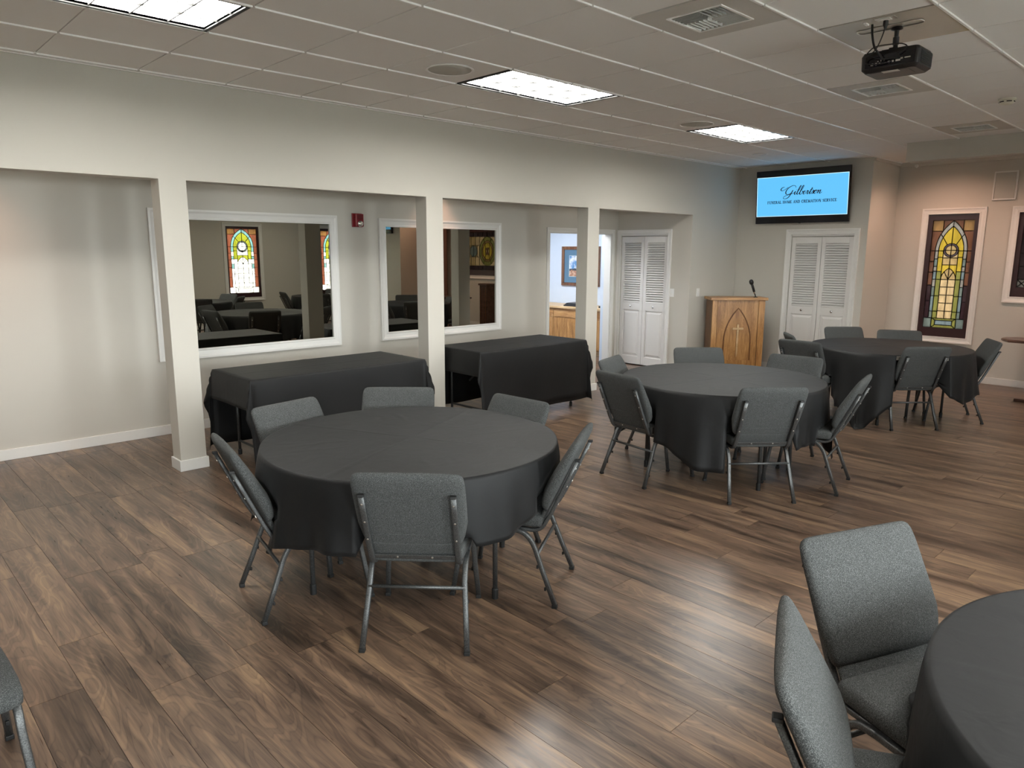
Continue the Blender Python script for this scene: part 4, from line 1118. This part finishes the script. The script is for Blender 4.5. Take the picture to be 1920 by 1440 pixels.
def make_chair():
    c = thing('banquet_chair', '', 'chair')
    # seat cushion, lofted front to back
    rings = []
    for y, hw2, zt, zb in ((0.068, .170, .432, .402), (0.070, .190, .446, .392), (0.078, .202, .456, .386), (0.10, .208, .462, .384), (.20, .216, .466, .384), (.32, .221, .467, .384), (.44, .224, .463, .384), (.490, .223, .455, .385), (.513, .219, .442, .388), (.525, .209, .428, .394), (.529, .190, .418, .404)):
        zc, hz = (zt + zb) / 2, (zt - zb) / 2
        rings.append(superring(0, hw2, hz, lambda a, b, y=y, zc=zc: (a, y, zc + b), 5.0, 32))
    MB().loft(rings).build('seat', 'grey_tweed', c, smooth=True)
    # backrest: axis leans back
    ax = Vector((0, -0.412, 0.911)); nrm = Vector((0, 0.911, 0.412))
    base = Vector((0, 0.040, 0.475))
    rings = []
    Lb = 0.420
    for s, hw2, th, of in [(s_ * .905 if s_ > .12 else s_, w_ + .010, t_, o_) for s_, w_, t_, o_ in ((-.008, .165, .018, .018), (0.0, .188, .036, .022), (.012, .200, .054, .029), (.035, .208, .066, .034), (.075, .216, .074, .038), (.11, .2225, .076, .039), (.20, .2235, .070, .036), (.30, .2235, .060, .031), (.36, .2225, .053, .028), (.395, .219, .046, .026), (.412, .211, .036, .026), (.421, .198, .022, .026), (.424, .180, .010, .026))]:
        o = base + ax * s + nrm * of
        rings.append(superring(0, hw2, th / 2, lambda a, b, o=o: tuple(o + Vector((a, 0, 0)) + nrm * b), 3.6, 32))
    bk = MB().loft(rings).build('backrest', 'grey_tweed', c, smooth=True)
    # narrower lower panel joining back and seat
    rings = []
    for s, hw2, th in ((-.105, .150, .010), (-.100, .176, .024), (-.085, .184, .034), (0.0, .190, .036), (.03, .190, .034)):
        o = base + ax * s + nrm * .020
        rings.append(superring(0, hw2, th / 2, lambda a, b, o=o: tuple(o + Vector((a, 0, 0)) + nrm * b), 4, 28))
    MB().loft(rings).build('lower_back_panel', 'grey_tweed', c, smooth=True)
    # seam across the rear face
    o = base + ax * .065 + nrm * .0005
    MB().tube([o + Vector((-.20, 0, 0)), o + Vector((.20, 0, 0))], 0.0016, 6).build('rear_seam', 'grey_tweed', bk)
    A, B = .0122, .0115
    for s in (-1, 1):
        xr = s * .206
        fl = [(s * .228, .525, .014), (s * .217, .500, .17)] + [(s * .208, p.x, p.y) for p in arc_pts((.480, .30), (.468, .373), (.405, .373))] + [(xr, .36, .373)]
        lg = MB().sweep(fl, (1, 0, 0), A, B, 12, 4.5).build('leg', 'hammered_metal', c, smooth=True)
        MB().box(s * .228 - .0132, s * .228 + .0132, .5125, .5385, 0, .018).build('foot_cap', 'black_rubber', lg, bevel=.003)
        rl = [(s * .2275, 0.0, .016), (s * .217, .058, .16)] + [(s * .208, p.x, p.y) for p in arc_pts((.105, .285), (.140, .373), (.205, .373))] + [(xr, .23, .373)]
        lg = MB().sweep(rl, (1, 0, 0), A, B, 12, 4.5).build('leg', 'hammered_metal', c, smooth=True)
        MB().box(s * .2275 - .0132, s * .2275 + .0132, -.0125, .0135, 0, .018).build('foot_cap', 'black_rubber', lg, bevel=.003)
        for z in (.09, .20):   # stacking bumpers
            yy = z * .362 + .012
            MB().box(s * .222 - .006, s * .222 + .006, yy, yy + .010, z - .008, z + .008).build('stacking_bumper', 'black_rubber', lg, bevel=.002)
        MB().sweep([(xr, .20, .373), (xr, .39, .373)], (1, 0, 0), A, B, 12, 4.5).build('seat_rail', 'hammered_metal', c, smooth=True)
        xb = s * .187
        bt = [(xb, .28, .378), (xb, .17, .376)] + [(xb, p.x, p.y) for p in arc_pts((.13, .374), (.078, .372), (.055, .425))] + [tuple(Vector((xb, 0, 0)) + base + ax * q - nrm * .0105) for q in (.0, .10, .20, .292)]
        tb = MB().sweep(bt, (1, 0, 0), .0128, .0095, 12, 4.5).build('back_tube', 'hammered_metal', c, smooth=True)
        e = base + ax * .295 - nrm * .0105
        MB().box(xb - .0132, xb + .0132, e.y - .012, e.y + .012, e.z - .006, e.z + .006).build('tube_cap', 'black_rubber', tb, bevel=.003)
        for q in (.255, .155, .055):
            pt = base + ax * q - nrm * .0205 + Vector((xb, 0, 0))
            bo = MB(); bo.loft([[tuple(pt + nrm * h_ + (Vector((1, 0, 0)) * math.cos(k * PI / 4) + ax * math.sin(k * PI / 4)) * r_) for k in range(8)] for r_, h_ in ((.0055, .004), (.005, -.001), (.002, -.0025))])
            bo.build('bolt', 'zinc', tb)
    o = base - ax * .062 - nrm * .004
    cb = MB(); cb.sweep([o + Vector((-.185, 0, 0)), o + Vector((.185, 0, 0))], ax, .013, .004, 8, 5); cbo = cb.build('cross_bar', 'hammered_metal', c)
    for x in (-.075, .075):
        pt = o + Vector((x, 0, 0)) - nrm * .004
        bo = MB(); bo.loft([[tuple(pt + nrm * h_ + (Vector((1, 0, 0)) * math.cos(k * PI / 4) + ax * math.sin(k * PI / 4)) * r_) for k in range(8)] for r_, h_ in ((.0055, .002), (.005, -.002), (.002, -.0035))])
        bo.build('bolt', 'zinc', cbo)
    MB().tube([(-.214, .092, .262), (.214, .092, .262)], .0085, 10).build('stretcher', 'hammered_metal', c, smooth=True)
    return c
proto = make_chair()
used = [False]
CHAIRS = []
def chair(x, y, deg, label, group='grey chairs around the round tables'):
    CHAIRS.append((x, y, math.radians(deg)))
    if used[0]: o = copy_tree(proto)
    else: o = proto; used[0] = True
    o.location = (x, y, 0); o.rotation_euler = (0, 0, math.radians(deg - 90))
    tag(o, label, 'chair', group)
    return o
# nearest table
chair(3.269, 0.495, 133.6, 'grey chair with its back to the camera at the table in front')
chair(3.290, 1.426, 211.2, 'grey chair seen side-on at the right of the table in front')
chair(2.371, 0.177, 79.0, 'grey chair seen from behind at the left of the table in front')
chair(1.800, 0.735, 11.0, 'grey chair facing right near the left column, behind the table in front')
chair(1.840, 1.420, -42.5, 'grey chair behind the table in front, before the first serving table')
chair(2.560, 1.740, -87.0, 'grey chair behind the table in front, before the second serving table')
# middle table
chair(3.375, 3.354, 139.7, 'grey chair with its back to the camera at the middle round table')
chair(3.614, 4.121, 192.0, 'grey chair seen side-on at the right of the middle round table')
chair(2.405, 3.054, 82.1, 'grey chair turned away at the left of the middle round table')
chair(1.930, 3.590, 16.0, 'grey chair peeping out beside the farthest column at the middle table')
chair(2.060, 4.620, -42.0, 'grey chair in front of the podium at the middle table')
chair(2.870, 4.750, -85.0, 'grey chair between the middle and the far round tables')
# far table
chair(3.374, 6.406, 139.0, 'grey chair with its back to the camera at the far round table')
chair(3.640, 7.400, 210.0, 'grey chair at the right of the far table, beside the wooden side table')
chair(2.180, 7.600, -41.5, 'grey chair in front of the door beneath the television')
chair(2.750, 7.680, -64.0, 'grey chair below the tall stained glass window')
chair(2.390, 6.010, 86.0, 'grey chair seen from behind at the left of the far table')
chair(2.090, 6.500, 38.0, 'grey chair edge-on at the left end of the far table')
# lower right table
chair(4.880, 1.105, -22.0, 'large grey chair facing right at the lower right table')
chair(5.020, 0.390, 25.0, 'grey chair edge-on at the bottom edge by the lower right table')
for a, w_ in ((75, 'beyond'), (15, 'right of'), (-35, 'before')):
    ca = math.radians(a)
    chair(5.89 + .92 * math.cos(ca), .89 + .92 * math.sin(ca), a + 180, 'grey chair outside the picture, %s the lower right table' % w_)
chair(2.735, -1.105, 0.0, 'grey chair cut off by the lower left edge of the picture', 'lone chair')
for a in (10, 70, 130, 190, 250, 310):
    ca = math.radians(a)
    chair(5.95 + .90 * math.cos(ca), 3.95 + .90 * math.sin(ca), a + 180, 'grey chair at the nearer table seen only reflected in the mirrors', 'chairs of the nearer mirrored table')
for a in (40, 100, 160, 220, 280):
    ca = math.radians(a)
    chair(6.0 + .90 * math.cos(ca), 6.95 + .90 * math.sin(ca), a + 180, 'grey chair at the farther table seen only reflected in the mirrors', 'chairs of the farther mirrored table')

# ------------------------------------------------------------------ tables and cloths
ZT = 0.735
def round_table(x, y, rz, label):
    t = thing('round_table', label, 'table', (x, y, 0), rz, 'round folding tables')
    MB().lathe([(0.70, ZT - .045), (0.758, ZT - .040), (0.760, ZT - .006), (0.755, ZT), (0.01, ZT)], 64).build('tabletop', 'table_laminate', t)
    for sx in (-1, 1):
        for sy in (-1, 1):
            lg = MB(); lg.sweep([(sx * .46, sy * .32, .03), (sx * .46, sy * .32, ZT - .05)], (1, 0, 0), .0125, .0125, 12); lo = lg.build('leg', 'hammered_metal', t, smooth=True)
            MB().lathe([(.016, 0), (.017, .05), (.0135, .055)], 12, (sx * .46, sy * .32, 0)).build('foot_cap', 'black_rubber', lo)
        MB().tube([(sx * .46, -.32, .45), (sx * .46, .32, .45)], .010).build('brace', 'hammered_metal', t)
        MB().tube([(sx * .46, 0, .45), (sx * .16, 0, ZT - .05)], .009).build('folding_strut', 'hammered_metal', t)
    return t

def clear_chairs(px, py, z):
    """keep cloth on top of the seats and in front of the backrests it meets"""
    for (cx, cy, an) in CHAIRS:
        dx, dy = px - cx, py - cy
        if dx * dx + dy * dy > .6: continue
        fx, fy = math.cos(an), math.sin(an)
        ly = dx * fx + dy * fy; lx = dx * fy - dy * fx
        if abs(lx) > .242 or ly > .52: continue
        back = .140 - max(0, z - .475) * .452          # front face of the cushion at this height
        if ly < back and ly > -.35:
            px += fx * (back - ly); py += fy * (back - ly); ly = back
        if ly > .05 and z < .474:
            z = .474 + .004 * math.sin(60 * lx)
    return px, py, z
def round_cloth(x, y, rz, label, seed=0, half=1.143, R=0.764, nfold=13, spread=.10, maxdrop=.86, off=(0, 0)):
    rnd = random.Random(seed)
    ph = [rnd.uniform(0, 6.28) for _ in range(6)]
    z0 = ZT + 0.004
    NA = 240
    rings = [0.002, .12, .25, .38, .47, .48, .49, .58, .67, .72, .745, .757]
    hang = [0.0, .05, 0.10, .15, 0.2, .26, 0.32, .385, 0.45, .515, 0.58, .65, 0.72, .79, 0.86, .93, 1.0]
    v, f = [], []
    def pt(a, r=None, u=None):
        ca, sa = math.cos(a), math.sin(a)
        if r is not None:
            px, py = r * ca, r * sa
            z = z0
            for g in (-.38, .0, .38):      # pressed fold lines left by the folded cloth
                z += 0.0022 * math.exp(-((px - g) / .006) ** 2) + 0.0022 * math.exp(-((py - g) / .006) ** 2)
            z += .0016 * math.sin(7 * px + ph[0]) * math.sin(6 * py + ph[1])
            return (px, py, z)
        # distance from the table centre to the hem of the (possibly off-centre) square cloth
        Lt = min(((half if ca > 0 else -half) + off[0]) / ca if abs(ca) > 1e-6 else 9, ((half if sa > 0 else -half) + off[1]) / sa if abs(sa) > 1e-6 else 9)
        q4 = ((a - PI / 4) % (2 * PI)) / (PI / 2); i4 = int(q4) % 4
        md4 = maxdrop if isinstance(maxdrop, tuple) else (maxdrop,) * 4
        mdq = md4[i4] + (md4[(i4 + 1) % 4] - md4[i4]) * (q4 - int(q4))
        drop = Lt - R
        drop = -.04 * math.log(math.exp(-drop / .04) + math.exp(-mdq / .04))
        d = drop * u
        corner = (half / max(abs(ca), abs(sa)) - half) / (half * math.sqrt(2) - half)
        corner = max(0, corner) ** 0.8
        edge = 1 - math.exp(-d / .05)
        fold = math.sin(nfold * a + ph[2] + .8 * math.sin(3 * a + ph[3]))
        fold2 = math.sin(4 * (a - PI / 4) * 2)
        amp = d * (.085 + .05 * corner)
        out = .012 * edge + d * spread * (.45 + .75 * corner) + amp * (fold * .55 + .25 * math.sin(2.3 * nfold * a + ph[4])) * (0.35 + .65 * u) * (1 - .5 * corner)
        out = max(out, .006 * edge)
        # fabric gathers sideways towards the corners
        da = .10 * corner * math.sin(3 * PI * corner) * u * 0
        z = z0 - d * (1 - .03 * u) - .004 * edge
        rr = R + out
        if z < .006:
            rr += (.006 - z) * .75; z = .006 + .002 * math.sin(30 * a)
        px, py = rr * math.cos(a), rr * math.sin(a)
        cz_, sz_ = math.cos(math.radians(rz)), math.sin(math.radians(rz))
        wx, wy, z = clear_chairs(x + px * cz_ - py * sz_, y + px * sz_ + py * cz_, z)
        wx -= x; wy -= y
        return (wx * cz_ + wy * sz_, -wx * sz_ + wy * cz_, z)
    ringpts = []
    for r in rings: ringpts.append([pt(2 * PI * k / NA, r=r) for k in range(NA)])
    for u in hang: ringpts.append([pt(2 * PI * k / NA, u=u * .985 + .015 * u) for k in range(NA)])
    mb = MB(); mb.loft(ringpts, cap=False)
    mb.f.append(tuple(range(NA)))
    o = mb.build('tablecloth', 'black_cloth', None, smooth=True)
    o.location = (x, y, 0); o.rotation_euler = (0, 0, math.radians(rz))
    md = o.modifiers.new('thickness', 'SOLIDIFY'); md.thickness = 0.0015; md.offset = 1
    return tag(o, label, 'tablecloth', 'black round-table cloths')

TABLES = [
    (2.58, 1.00, 24, (.42, .42, .41, .30), 'the round table in front of the first column'),
    (2.72, 3.87, -13, (.62, .5, .55, .54), 'the middle round table near the podium'),
    (2.90, 6.93, 49, (.5, .5, .92, .42), 'the far round table below the stained glass'),
    (5.89, 0.885, 17, .86, 'the round table in the lower right corner'),
    (5.95, 3.95, 10, .7, 'the nearer round table seen only in the mirror'),
    (6.00, 6.95, 60, .7, 'the farther round table seen only in the mirror'),
]
for k, (x, y, rz, md_, d_) in enumerate(TABLES):
    round_table(x, y, math.radians(rz + 20), 'grey folding table under the black cloth, ' + d_)
    round_cloth(x, y, rz, 'black square cloth draped over ' + d_, seed=k + 3, maxdrop=md_, off=(-.14, 0) if k == 0 else (0, 0))

def serving_table(y0, y1, x0, x1, label, clabel, seed, dl=.66, de=.24):
    cx, cy = (x0 + x1) / 2, (y0 + y1) / 2; a, b = (x1 - x0) / 2, (y1 - y0) / 2
    t = thing('serving_table', label, 'table', (cx, cy, 0), 0, 'rectangular serving tables')
    MB().box(-a, a, -b, b, ZT - .04, ZT).build('tabletop', 'table_laminate', t, bevel=.004)
    for sy in (-1, 1):
        for sx in (-1, 1):
            lo = MB().tube([(sx * (a - .07), sy * (b - .16), .03), (sx * (a - .07), sy * (b - .16), ZT - .04)], .012, 10).build('leg', 'hammered_metal', t, smooth=True)
            MB().lathe([(.016, 0), (.017, .04), (.013, .045)], 12, (sx * (a - .07), sy * (b - .16), 0)).build('foot_cap', 'black_rubber', lo)
        MB().tube([(-a + .07, sy * (b - .16), .12), (a - .07, sy * (b - .16), .12)], .010).build('brace', 'hammered_metal', t)
        MB().tube([(0, sy * (b - .16), .40), (0, sy * (b - .55), ZT - .04)], .009).build('folding_strut', 'hammered_metal', t)
    # cloth: closest-point drape with fanned corners
    rnd = random.Random(seed); ph = [rnd.uniform(0, 6.28) for _ in range(5)]
    z0 = ZT + .004
    def samples(h, d):
        s = [-h - d * q for q in (1, .86, .72, .58, .44, .32, .22, .13, .06, .02)]
        s += [-h + 2 * h * k / 36 for k in range(37)]
        return s + [-q for q in s[:10]][::-1]
    U, V = samples(a, dl), samples(b, de)
    verts, faces = [], []
    for iv, v_ in enumerate(V):
        for iu, u_ in enumerate(U):
            qx, qy = max(-a, min(a, u_)), max(-b, min(b, v_))
            ox, oy = u_ - qx, v_ - qy
            d = math.hypot(ox, oy)
            if d < 1e-6:
                z = z0
                for g in (-.4, .0, .4): z += .0022 * math.exp(-((v_ - g * b * 1.3) / .006) ** 2)
                for g in (0,): z += .0022 * math.exp(-((u_ - g) / .006) ** 2)
                verts.append((u_, v_, z)); continue
            nx_, ny_ = ox / d, oy / d
            cor = 2 * abs(nx_ * ny_)
            e = 1 - math.exp(-d / .03)
            wav = math.sin(5.5 * (qx + qy) + ph[0]) * .5 + math.sin(11 * (qx - qy) + ph[1]) * .5
            ang = math.atan2(abs(ny_), abs(nx_))
            out = .010 * e + d * (.035 + .025 * wav * (1 - cor)) + d * cor * (.16 + .10 * math.cos(6 * ang))
            z = z0 - .003 * e - d * (1 - .02)
            for cz in (.26, .46): out += .004 * math.exp(-((d - cz) / .008) ** 2)
            if z < .008: out += (.008 - z) * .6; z = .008
            verts.append((qx + nx_ * out, qy + ny_ * out, z))
    nu = len(U)
    for iv in range(len(V) - 1):
        for iu in range(nu - 1):
            faces.append((iv * nu + iu, iv * nu + iu + 1, (iv + 1) * nu + iu + 1, (iv + 1) * nu + iu))
    mb = MB(); mb.v = verts; mb.f = faces
    o = mb.build('tablecloth', 'black_cloth', None, smooth=True)
    o.location = (cx, cy, 0)
    md = o.modifiers.new('thickness', 'SOLIDIFY'); md.thickness = 0.0015; md.offset = 1
    tag(o, clabel, 'tablecloth', 'black serving-table cloths')
serving_table(1.10, 2.74, -.35, .375, 'folding serving table under the cloth by the left column', 'long black cloth on the serving table nearest the left column', 11)
serving_table(3.40, 4.97, -.33, .385, 'folding serving table under the cloth by the doorway', 'long black cloth on the serving table between middle and farthest columns', 12)
